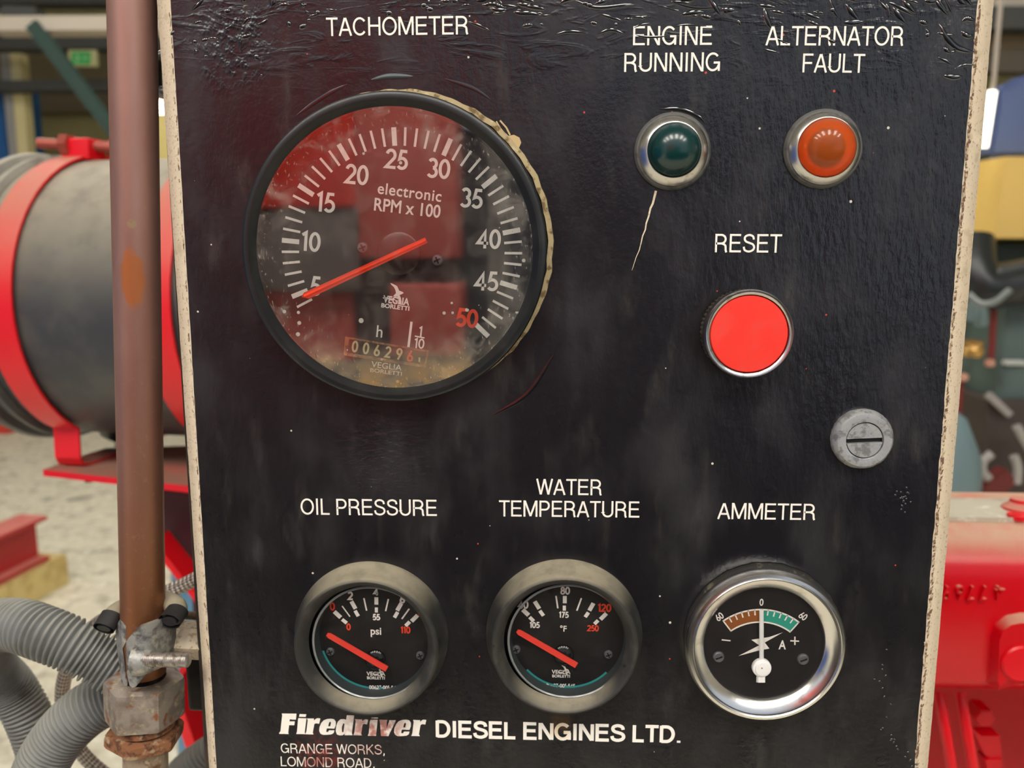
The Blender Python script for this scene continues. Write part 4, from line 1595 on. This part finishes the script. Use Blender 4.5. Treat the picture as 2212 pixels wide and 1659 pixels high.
m_brown = mat('brown_red_bolt', srgb(168, 84, 70), .45, .3)
for sr in (s33, s374):
    s = strap(sr, ac_)
    zt_ = RC + .002
    for (a, c, f_, g_) in ((sr - SW + .002, sr + .004, .006, .030), (sr + .012, sr + .046, -.012, .014)):
        b = bmesh.new()
        obox(b, a, c, f_, g_, zt_ - .004, zt_ + .015)
        obj('strap_lug', b, m_red, s)
    b = bmesh.new()
    tube(b, [at_(sr - SW - .020) + tfront * .030 + Vector((0, 0, zt_ + .011)), at_(sr + .05) + tfront * .008 + Vector((0, 0, zt_ + .006))], .0048, 16)
    lathe(b, [(0, .0), (.0100, .0), (.0100, .008), (0, .008)], at_(sr - SW + .002) + tfront * .026 + Vector((0, 0, zt_ + .0095)), taxis, seg=6)
    obj('strap_bolt', b, m_brown, s)
bk = thing('bracket', 'red steel bracket plate with gusset under the air cleaner', 'bracket', (P(300, 1030, YT).x, YT, 0))
ff = RC * .5 + .012
lt = at_(s33 - .022) + tfront * ff
c0 = Vector((P(92, 1008, lt.y).x, lt.y, 0))
c1 = Vector((P(440, 1046, lt.y - .052).x, lt.y - .052, 0))
c1 = c0 + (c1 - c0) * 1.7
pl = [c0, c1, c1 + Vector((.02, .22, 0)), c0 + Vector((.012, .085, 0))]
b = bmesh.new()
prism(b, [Vector((v.x, v.y, zpl - .0003)) for v in pl], (0, 0, -.0058))
obj('plate', b, mat('plate_red', srgb(228, 24, 38), .4, dust=(srgb(150, 118, 100), .92, .6, .98, 30)), bk, smooth=False)
m_shaded_red = mat('shaded_red', srgb(70, 34, 42), .6)  # the bracket's red with the shade under the plate put into the colour
gy = lt.y + .03
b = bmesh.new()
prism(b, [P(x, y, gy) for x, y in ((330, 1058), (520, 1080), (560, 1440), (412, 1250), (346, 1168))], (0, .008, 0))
obj('gusset', b, m_shaded_red, bk, smooth=False, label='red gusset face with its shade put into the colour')
pbx = P(425, 1200, gy + .03).x
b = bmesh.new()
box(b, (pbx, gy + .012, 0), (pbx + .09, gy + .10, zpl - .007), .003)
obj('leg', b, m_shaded_red, bk, smooth=False)
b = bmesh.new()
A0, A1 = P(343, 1160, gy - .02), P(415, 1250, gy - .02)
beam(b, A0, A0 + (A1 - A0) * 3.2, .03, .0058, up=(-.6, 0, 1))
obj('gusset_flange', b, m_red, bk, smooth=False)
b = bmesh.new()
A0, A1 = P(424, 1530, gy + .012), P(470, 1668, gy + .012)
beam(b, A0 - (A1 - A0) * .6, A0 + (A1 - A0) * 2.5, .06, .010, up=(-1, 0, .4))
obj('leg_flange', b, m_red, bk, smooth=False)
for sr in (s33, s374):
    q = at_(sr - SW / 2) + tfront * (RC * .5 - .022)
    b = bmesh.new()
    lathe(b, [(0, 0), (.0075, 0), (.0075, .006), (.0045, .006), (.0045, .014), (0, .0145)], Vector((q.x, q.y, zpl - .0062)), (0, 0, -1), seg=6)
    obj('bolt', b, mat('dark_red_bolt', srgb(110, 30, 34), .5), bk)

# ------------------------------------------------------------------ red engine at the right
YE = .20
zb_ = P(2100, 1503, YE).z
zs_ = P(2100, 1252, YE).z
ztop = P(2100, 1150, YE + .012).z
x0e = P(1930, 1300, YE).x
x1e = x0e + .75
eng = thing('engine', 'bright red engine casing with cast numbers right of the panel', 'engine', ((x0e + x1e) / 2, YE + .15, 0))
m_engred = mat('engine_red', srgb(214, 0, 22), .30, dust=(srgb(200, 172, 146), .88, .36, .99, 50), bump=(330, .12, .0008))
prof = [(YE + .30, zb_ + .004), (YE + .06, zb_ - .001), (YE + .014, zb_), (YE + .004, zb_ + .003), (YE, zb_ + .011)]
prof += [(YE, zs_ - .010), (YE + .001, zs_)]
for i in range(1, 9):
    a = math.radians(90 * i / 8)
    prof.append((YE + .001 + .034 * (1 - math.cos(a)), zs_ + (ztop - zs_) * math.sin(a)))
prof += [(YE + .045, ztop + .001), (YE + .10, ztop + .001)]
b = bmesh.new()
xs_ = [x0e + (x1e - x0e) * i / 24 for i in range(25)]
rows = [[b.verts.new((x, y, z)) for y, z in prof] for x in xs_]
for A, B in zip(rows, rows[1:]):
    for i in range(len(prof) - 1):
        b.faces.new((A[i], B[i], B[i + 1], A[i + 1]))
b.faces.new(rows[0])
b.faces.new(rows[-1][::-1])
bmesh.ops.recalc_face_normals(b, faces=b.faces)
obj('casing', b, m_engred, eng, auto=50)
# grey-cream cover on top
yc0, yc1 = YE + .034, YE + .078
zc = P(2100, 1120, yc0).z
b = bmesh.new()
box(b, (x0e - .02, yc0, ztop), (x1e, yc1, zc), .003)
obj('top_cover', b, mat('dusty_cover', srgb(196, 190, 172), .65, spots=[(srgb(174, 166, 148), 60, .45, .7), (srgb(226, 222, 206), 110, .58, .7)], bump=(90, .5, .002)), eng)
b = bmesh.new()
cb = P(2205, 1085, yc0 + .022)
lathe(b, [(.0112, 0), (.0112, .0016), (.0098, .0026), (.0068, .005), (.0066, .0075), (0, .008)], Vector((cb.x, cb.y, zc)), (0, 0, 1), seg=32)
obj('cap_bolt', b, m_reddust, eng)
b = bmesh.new()
cb = P(2195, 1133, yc0 + .004)
lathe(b, [(.006, 0), (.006, .003), (0, .004)], Vector((cb.x, cb.y, ztop + .001)), (0, 0, 1), seg=24)
obj('cap_bolt', b, m_red, eng)
# raised boss with bolt head
YF = YE - .007
b = bmesh.new()
bp = [(2146, 1496), (2150, 1478), (2160, 1460), (2160, 1378), (2168, 1362), (2184, 1350), (2205, 1346), (2330, 1346), (2330, 1468), (2178, 1468), (2170, 1474), (2160, 1480), (2156, 1490)]
bp = [(2156, 1472), (2160, 1380), (2168, 1362), (2184, 1350), (2205, 1346), (2330, 1346), (2330, 1468), (2178, 1468), (2168, 1476), (2160, 1484)]
front = [P(x, y, YF) for x, y in bp]
wide = [(2128, 1474), (2136, 1372), (2148, 1344), (2172, 1326), (2205, 1320), (2356, 1320), (2356, 1476), (2190, 1478), (2172, 1486), (2158, 1490)]
back = [P(x, y, YE + .001) for x, y in wide]
va, vb = [b.verts.new(p) for p in front], [b.verts.new(p) for p in back]
b.faces.new(va)
for i in range(len(va)):
    j = (i + 1) % len(va)
    b.faces.new((va[i], va[j], vb[j], vb[i]))
bmesh.ops.recalc_face_normals(b, faces=b.faces)
obj('boss', b, m_engred, eng, auto=30)
b = bmesh.new()
lathe(b, [(.0118, 0), (.0118, .0012), (.0108, .0022), (0, .0024)], P(2203, 1432, YF), seg=40)
obj('boss_bolt', b, m_red, eng)
b = bmesh.new()
for i, chh in enumerate('47769'):
    digits(b, chh, (2160, 2126, 2099, 2075, 2045)[i], 1283, 32, YE - .0024, 180, .15, .95)
r = bmesh.ops.extrude_face_region(b, geom=list(b.faces))
for gme in r['geom']:
    if isinstance(gme, bmesh.types.BMVert):
        gme.co.y += .0034
bmesh.ops.recalc_face_normals(b, faces=b.faces)
obj('cast_numbers', b, m_engred, eng)
m_maroonred = mat('engine_red_plain', srgb(206, 0, 24), .35)
# below: block, two bright pipes, bracket with bolts
b = bmesh.new()
box(b, (x0e, YE + .20, .05), (x1e, YE + .30, zb_ - .001), .004)
box(b, (x0e - .02, YE + .02, 0), (x1e, YE + .34, .06), .004)
obj('block', b, m_maroonred, eng)
for xt, xb in ((2030, 2056), (2076, 2102)):
    b = bmesh.new()
    tube(b, spline([P(xt - 2, 1495, YE + .045), P(xt + 4, 1530, YE + .040), P(xt + 14, 1590, YE + .036), P(xb, 1670, YE + .034), P(xb + 6, 1760, YE + .036)], 30), 11.5 * MPP(YE + .04, 2060, 1590), 20)
    obj('fuel_pipe', b, m_red, eng)
b = bmesh.new()
prism(b, [P(x, y, YE + .062) for x, y in ((2098, 1572), (2120, 1590), (2160, 1590), (2164, 1636), (2140, 1640), (2128, 1632))], (0, .012, 0))
prism(b, [P(x, y, YE + .060) for x, y in ((2128, 1642), (2164, 1642), (2164, 1720), (2150, 1720))], (0, .012, 0))
obj('lug', b, m_maroonred, eng, smooth=False)
b = bmesh.new()
lathe(b, [(.0072, -.014), (.0072, 0), (.006, .001), (0, .001)], P(2127, 1551, YE + .05), seg=6)
obj('boss_bolt', b, m_maroonred, eng)

# ------------------------------------------------------------------ far things at the left
m_beamdk = mat('dark_beam', srgb(66, 68, 66), .7)
m_beamlt = mat('pale_beam', srgb(196, 186, 172), .7)


def bar_between(name, label, cat, p0, p1, px_h, Y, m, depth=.15, group=None):
    b = bmesh.new()
    a, c = P(p0[0], p0[1], Y), P(p1[0], p1[1], Y)
    beam(b, a, c, depth, px_h * MPP(Y, 200, 200))
    return tag(obj(name, b, m, smooth=False), label, cat, group)


bar_between('roof_beam', 'dark steel beam along the top left corner, highest of the beams', 'beam', (-330, 3), (420, 1), 22, 6.0, m_beamdk)
bar_between('pale_beam', 'broad pale beam crossing behind the top of the copper pipe', 'beam', (-10, 58), (460, 55), 29, 4.6, m_beamlt)
bar_between('roof_beam', 'dark beam directly under the broad pale beam', 'beam', (-330, 97), (460, 95), 26, 6.0, m_beamdk)
bar_between('roof_beam', 'dark beam below the green exit sign', 'beam', (-330, 190), (460, 186), 21, 6.2, m_beamdk)
bar_between('brown_panel', 'brown boarding band on the far wall between two dark beams', 'wall panel', (-90, 222), (460, 220), 44, 8.9, mat('brown_board', srgb(112, 102, 80), .85))
bar_between('brown_panel', 'brown boarding band on the far wall level with the exit sign', 'wall panel', (-90, 146), (460, 146), 66, 8.9, mat('brown_board_dark', srgb(118, 108, 82), .85))
m_teal = mat('teal_steel', srgb(48, 72, 66), .7)
bar_between('diagonal_brace', 'green diagonal brace slanting down behind the copper pipe', 'brace', (72, 54), (300, 352), 27, 4.52, m_teal, .06)
bar_between('girder_bracket', 'dark bracket hanging in the top left corner', 'bracket', (14, 31), (88, 34), 26, 4.6, m_beamdk, .1)
sg_ = thing('exit_sign', 'small green exit sign hanging on the far wall left of the pipe', 'sign', P(180, 140, 5.9))
b = bmesh.new()
box(b, P(150, 143, 5.9), P(212, 110, 5.93))
obj('sign_case', b, mat('sign_case', srgb(190, 186, 140), .6), sg_)
b = bmesh.new()
poly_face(b, [P(x, y, 5.895) for x, y in ((154, 112), (196, 112), (196, 139), (154, 139))])
obj('sign_face', b, mat('sign_green', srgb(40, 140, 70), .5, emit=(srgb(30, 130, 60), .25)), sg_, smooth=False)
m_signw = mat('sign_white', srgb(150, 200, 150), .6)
b = bmesh.new()
digits(b, '1', 166, 125, 1, 5.894)
b.clear()
poly_face(b, [P(x, y, 5.893) for x, y in ((162, 117), (170, 119), (172, 127), (166, 135), (162, 133), (166, 126))])
poly_face(b, [P(x, y, 5.893) for x, y in ((178, 125), (184, 119), (184, 123), (192, 123), (192, 127), (184, 127), (184, 131))])
obj('sign_mark', b, m_signw, sg_, smooth=False)
YB_ = 6.4
b = bmesh.new()
qa, qb = P(-160, 300, YB_), P(14, 300, YB_)
box(b, (qa.x, YB_, 0), (qb.x, YB_ + .5, P(0, 175, YB_).z))
tag(obj('blue_cabinet', b, mat('blue_steel', srgb(30, 100, 170), .5), smooth=False), 'blue steel cabinet edge at the far left of the scene', 'cabinet')
up_ = thing('pillar', 'grey and cream steel pillar beside the blue cabinet', 'pillar', (P(30, 300, YB_).x, YB_, 0))


def leaning(name, x0, x1, xt0, xt1, yt, Y, m):
    """upright face, leaning a little: pixel columns at y = 350 and at its top"""
    b = bmesh.new()
    A, B, C, D_ = P(x0, 350, Y), P(x1, 350, Y), P(xt1, yt, Y), P(xt0, yt, Y)
    k = A.z / (D_.z - A.z)
    A0, B0 = A - (D_ - A) * k, B - (C - B) * k
    prism(b, [A0, B0, C, D_], (0, .1, 0))
    obj(name, b, m, up_, smooth=False)


leaning('grey_flange', 22, 38, -2, 18, 105, YB_ - .12, mat('grey_flange', srgb(160, 160, 160), .6))
leaning('cream_face', 39, 63, 19, 44, 114, YB_ - .11, mat('cream_yellow', srgb(226, 216, 164), .6))
fl = thing('flood_lamp', 'small glaring lamp seen in the gap between pipe and panel', 'lamp', P(343, 262, 5.0))
b = bmesh.new()
box(b, P(333, 242, 5.0), P(354, 221, 5.05))
obj('lamp_glass', b, mat('lit_lamp', (1, 1, 1, 1), .5, emit=((1, .85, .55, 1), 22.0)), fl)
b = bmesh.new()
tube(b, [P(343, 222, 5.05), Vector((P(343, 222, 5.05).x, 5.05, 6.0))], .02, 12)
obj('lamp_arm', b, m_beamdk, fl)
b = bmesh.new()
box(b, Vector((P(325, 300, 5.6).x, 5.6, 0)), Vector((P(372, 300, 5.6).x, 5.7, P(343, 243, 5.6).z)))
tag(obj('lamplit_wall', b, mat('lamplit_wall', srgb(244, 226, 150), .6), smooth=False), 'yellow wall strip right below the glaring lamp, lamplight put into its colour', 'wall')  # stretch of wall lit by the lamp, the glow put into its colour
# red beam on a timber
TY = 2.55
tb0, tb1 = P(126, 1218, TY), P(-130, 1300, TY - .5)
tb = bmesh.new()
d = (tb1 - tb0)
A = Vector((tb0.x - .03, TY, .055))
B = Vector((tb1.x - .03, TY - .55, .055))
beam(tb, A, B, .14, .11)
tag(obj('timber', tb, mat('pine_timber', srgb(214, 194, 132), .8, spots=[(srgb(190, 164, 104), 14, .45, .65)]), smooth=False), 'sawn pine timber lying on the concrete floor', 'timber')
ib = thing('steel_beam', 'short dusty red I-beam standing across the pine timber', 'steel beam', (A.x - .2, TY - .1, .11))
m_beam = mat('dull_red_beam', srgb(176, 40, 44), .55, dust=(srgb(220, 140, 128), .75, .4, .95, 20))
dT = (B - A).normalized()
A2, B2 = A + dT * .06, A + dT * .9
lat = Vector((0, 0, 1)).cross(dT)
b = bmesh.new()
for zz, hh, ww in ((.118, .014, .10), (.19, .13, .012), (.268, .014, .11)):
    beam(b, Vector((A2.x, A2.y, zz)), Vector((B2.x, B2.y, zz)), ww, hh)
obj('web_and_flanges', b, m_beam, ib, smooth=False)
b = bmesh.new()
YD = 1.0
dc = P(470, 1230, YD)
rad = dc.x - P(362, 1290, YD).x
lathe(b, [(0, 0), (rad * 1.05, 0), (rad * 1.05, .02), (rad, .03), (rad * .82, P(400, 1200, YD).z - .02), (rad * .80, P(400, 1200, YD).z), (0, P(400, 1200, YD).z)], Vector((dc.x, YD, 0)), (0, 0, 1), seg=48)
tag(obj('blue_drum', b, mat('blue_plastic', srgb(104, 156, 188), .5)), 'pale blue drum standing on the floor behind the bracket gusset', 'drum')
b = bmesh.new()
rd0 = P(-40, 935, 5.0)
box(b, Vector((rd0.x - .6, 5.0, .0)), Vector((P(18, 935, 5.0).x, 5.5, .5)), .02)
tag(obj('red_crate', b, mat('orange_red', srgb(206, 66, 48), .5)), 'orange-red crate low at the far left behind the air cleaner', 'crate')

# ------------------------------------------------------------------ far things at the right
bar_between('roof_beam', 'dark beam at the top right corner behind the panel edge', 'beam', (2060, 44), (2600, 44), 42, 5.2, m_beamdk)
bar_between('brown_panel', 'brown boarding band at the top right below the dark beam', 'wall panel', (2060, 92), (2600, 92), 54, 5.4, mat('tan_board', srgb(150, 132, 104), .85))
bar_between('roof_beam', 'dark beam above the blue tarpaulin at the top right', 'beam', (2060, 138), (2600, 138), 40, 5.3, mat('dark_olive_beam', srgb(84, 78, 66), .8))
bar_between('pale_beam', 'pale cream band at the very top right', 'beam', (2060, -4), (2700, -4), 54, 5.5, m_beamlt)
YM = 2.1
tl = thing('tube_lamp', 'upright lit tube lamp glowing between the panel and the blue tarpaulin', 'tube lamp', P(2135, 320, YM + .02))
b = bmesh.new()
tube(b, [P(2143, 197, YM + .02), P(2124, 318, YM + .02)], 10 * MPP(YM + .02, 2135, 250), 16)
obj('lit_tube', b, mat('lit_tube_warm', (1, 1, 1, 1), .5, emit=((1, .92, .70, 1), 3.0)), tl)
b = bmesh.new()
tube(b, [P(2143, 197, YM + .02), P(2147, 176, YM + .02), Vector((P(2147, 176, YM + .02).x, YM + .02, 6.0))], .006, 10)
obj('lamp_arm', b, m_beamlt, tl)
b = bmesh.new()
prism(b, [P(x, y, YM + .1) for x, y in ((2128, 345), (2146, 250), (2152, 198), (2160, 184), (2212, 158), (2330, 130), (2420, 345))], (.06, .30, 0))
bmesh.ops.bevel(b, geom=list(b.edges), offset=.02, segments=2, affect='EDGES')
tag(obj('tarpaulin', b, mat('blue_tarpaulin', srgb(96, 114, 160), .6, spots=[(srgb(126, 132, 158), 2.2, .5, .56)])), 'blue tarpaulin cover over the machine at the upper right', 'tarpaulin')
b = bmesh.new()
cyx = P(2157, 420, YM).x
zt2, zb2 = P(2160, 338, YM).z, P(2160, 514, YM).z
prism(b, [Vector((cyx, YM, zb2)), Vector((cyx + .9, YM + .05, zb2)), Vector((cyx + .9, YM + .05, zt2)), Vector((cyx + .012, YM, zt2))], (-.1, .8, 0))
tag(obj('yellow_cabinet', b, mat('yellow_enamel', srgb(252, 214, 122), .5), smooth=False), 'yellow enamelled box under the blue tarpaulin at the right', 'machine box')
mc = thing('green_machine', 'dark green machine with black elbow duct behind the right edge of the panel', 'machine', (P(2200, 900, YM).x, YM + .2, 0))
m_mg = mat('grey_green_enamel', srgb(92, 112, 108), .45, spots=[(srgb(70, 84, 82), 6, .45, .7)])
m_mdark = mat('machine_dark', srgb(46, 48, 48), .5)
b = bmesh.new()
box(b, (P(2160, 800, YM).x, YM, P(2160, 905, YM).z), (P(2160, 800, YM).x + .7, YM + .5, P(2160, 655, YM).z), .02)
obj('housing', b, m_mg, mc)
b = bmesh.new()
box(b, (P(2040, 800, YM + .3).x, YM + .25, 0), (P(2040, 800, YM + .3).x + 1.2, YM + .7, P(2160, 520, YM + .3).z), .02)
obj('frame', b, mat('machine_dark_green', srgb(44, 64, 64), .5), mc)
b = bmesh.new()
box(b, (P(2122, 960, YM - .02).x, YM - .03, P(2122, 1080, YM).z), (P(2122, 960, YM).x + .7, YM + .3, P(2122, 860, YM).z), .01)
obj('sump', b, mat('sump_brown', srgb(70, 60, 56), .6), mc)
b = bmesh.new()
tube(b, spline([P(2095, 520, YM - .05), P(2100, 575, YM - .08), P(2122, 618, YM - .1), P(2175, 615, YM - .1), P(2300, 590, YM - .1)], 30), 48 * MPP(YM, 2150, 600), 28)
obj('elbow_duct', b, mat('black_duct', srgb(42, 46, 46), .3), mc)
b = bmesh.new()
tube(b, spline([P(2092, 636, YM - .18), P(2118, 656, YM - .2), P(2150, 652, YM - .2), P(2180, 628, YM - .18)], 20), .009, 10)
obj('clamp_ring', b, mat('clamp_grey', srgb(140, 148, 146), .4, .5), mc)
b = bmesh.new()
box(b, (P(2170, 780, YM - .01).x, YM - .02, P(2170, 788, YM).z), (P(2209, 780, YM).x, YM + .01, P(2170, 777, YM).z), .003)
obj('rib', b, mat('pale_rib', srgb(190, 196, 190), .5), mc)
m_rod = mat('dull_red_rod', srgb(126, 44, 42), .5)
for q in ([P(2148, 655, YM - .06), P(2140, 790, YM - .06)], [P(2076, 810, YM - .06), P(2070, 900, YM - .06)]):
    b = bmesh.new()
    tube(b, q, .009, 10)
    obj('red_rod', b, m_rod, mc)
m_pink = mat('pink_end', srgb(214, 160, 140), .5)
for q in (P(2138, 784, YM - .09), P(2080, 815, YM - .09)):
    b = bmesh.new()
    lathe(b, [(0, -.012), (.012, -.008), (.014, 0), (.012, .008), (0, .012)], q, (0, 0, 1), seg=16)
    obj('rod_end', b, m_pink, mc)
b = bmesh.new()
lathe(b, [(0, -.03), (.024, -.028), (.03, -.01), (.024, .0), (.026, .014), (0, .02)], P(2102, 748, YM - .1), (0, 0, 1), seg=20)
obj('brass_union', b, mat('brass', srgb(206, 164, 96), .35, .7), mc)
b = bmesh.new()
tube(b, spline([P(2096, 690, YM - .1), P(2112, 640, YM - .12), P(2120, 700, YM - .1)], 20), .018, 14)
obj('hose', b, mat('blue_grey_hose', srgb(120, 144, 148), .5), mc)
for pts in ([(2142, 980), (2124, 996), (2122, 1018), (2136, 1034)], [(2190, 985), (2198, 1010), (2196, 1044)], [(2196, 920), (2212, 950), (2230, 980)]):
    b = bmesh.new()
    tube(b, spline([P(x, y, YM - .12) for x, y in pts], 20), .012, 12)
    obj('hose', b, mat('pale_hose', srgb(176, 172, 168), .5), mc)
b = bmesh.new()
beam(b, P(2134, 852, YM - .06), P(2180, 896, YM - .06), .02, .018)
obj('lever', b, mat('lever_grey', srgb(166, 160, 158), .5), mc)
b = bmesh.new()
beam(b, P(2126, 1062, YM - .1), P(2176, 1024, YM - .1), .05, .05)
obj('cap', b, mat('dark_red_cap', srgb(112, 40, 38), .5), mc)
b = bmesh.new()
YQ = YM - .25
lathe(b, [(0, 0), (.14, 0), (.145, .02), (.145, P(2080, 1025, YQ).z), (.14, P(2080, 980, YQ).z), (.10, P(2080, 900, YQ).z), (.05, P(2080, 870, YQ).z), (0, P(2080, 862, YQ).z)], Vector((P(2106, 1040, YQ).x - .145, YQ, 0)), (0, 0, 1), seg=40)
tag(obj('gas_bottle', b, mat('blue_grey_bottle', srgb(116, 140, 146), .45)), 'blue-grey rounded bottle beside the green machine, just right of the panel', 'bottle')

# ------------------------------------------------------------------ red machine behind the viewer, mirrored in the gloss and the dials
YR = 3.7


def mir(x0, y0, x1, y1, Y, dep=.5):
    a, c = P(x0, y0, Y), P(x1, y1, Y)
    return (min(a.x, c.x), -Y - dep, min(a.z, c.z)), (max(a.x, c.x), -Y, max(a.z, c.z))


rm = thing('red_machine', 'large red machine mirrored in the tachometer glass and the black paint', 'machine', (P(600, 700, YR).x, -YR - .3, 0))
m_rm = mat('mirrored_red', srgb(206, 92, 82), .6)
b = bmesh.new()
box(b, *mir(120, -60, 1000, 560, YR + .05), .02)
obj('cab', b, m_rm, rm)
b = bmesh.new()
box(b, *mir(420, -60, 755, 440, YR), .02)
obj('side_door', b, mat('bright_door_red', srgb(226, 56, 40), .5), rm)
b = bmesh.new()
lo, hi = mir(60, 560, 760, 1000, YR + .1)
box(b, (lo[0], lo[1], 0), hi, .02)
obj('chassis', b, m_rm, rm)
b = bmesh.new()
lo, hi = mir(840, 620, 1010, 790, YR + .05)
box(b, lo, hi, .02)
obj('bumper', b, m_rm, rm)
b = bmesh.new()
box(b, *mir(300, 540, 1000, 1000, YR + .2), .02)
obj('engine_cover', b, mat('cover_brown_grey', srgb(104, 84, 82), .6), rm)
b = bmesh.new()
box(b, *mir(60, 440, 770, 640, YR + .02), .02)
obj('grille', b, mat('grille_grey', srgb(120, 104, 100), .6), rm)
lo, hi = mir(1066, -80, 1120, 330, YR)
b = bmesh.new()
box(b, (lo[0], lo[1], 0), (hi[0], lo[1] + .2, hi[2] + .6))
tag(obj('pale_post', b, mat('post_grey', srgb(128, 126, 122), .7), smooth=False), 'grey upright post mirrored as a lighter band in the paint right of TACHOMETER', 'post')
b = bmesh.new()
lo, hi = mir(1004, 250, 1760, 900, YR + .75)
box(b, (lo[0], lo[1], 0), hi, .02)
tag(obj('grey_filler', b, mat('filler_grey', srgb(92, 92, 100), .7)), 'unseen grey block added to darken the right part of the tachometer glass', 'filler block')  # unseen block added to darken what the glass mirrors
dm = thing('dark_filler', 'low unseen dark block added to darken the lower half of the black panel', 'machine', (.3, -1.6, 0))  # unseen block added so the lower panel mirrors something dark
m_filler = mat('filler_black', srgb(34, 32, 36), .7)
b = bmesh.new()
box(b, (-1.2, -2.5, .12), (2.6, -1.6, P(1200, 900, 1.6).z - .02), .02)
obj('body', b, m_filler, dm)
b = bmesh.new()
box(b, (-1.3, -2.6, 0), (2.7, -1.5, .12), .01)
obj('base', b, m_filler, dm)
b = bmesh.new()
box(b, (-2.9, -1.6, 0), (-2.3, .3, 1.75), .02)
tag(obj('blue_locker', b, mat('locker_blue', srgb(40, 84, 170), .5)), 'blue locker mirrored in the left side of the green lamp rim', 'locker')
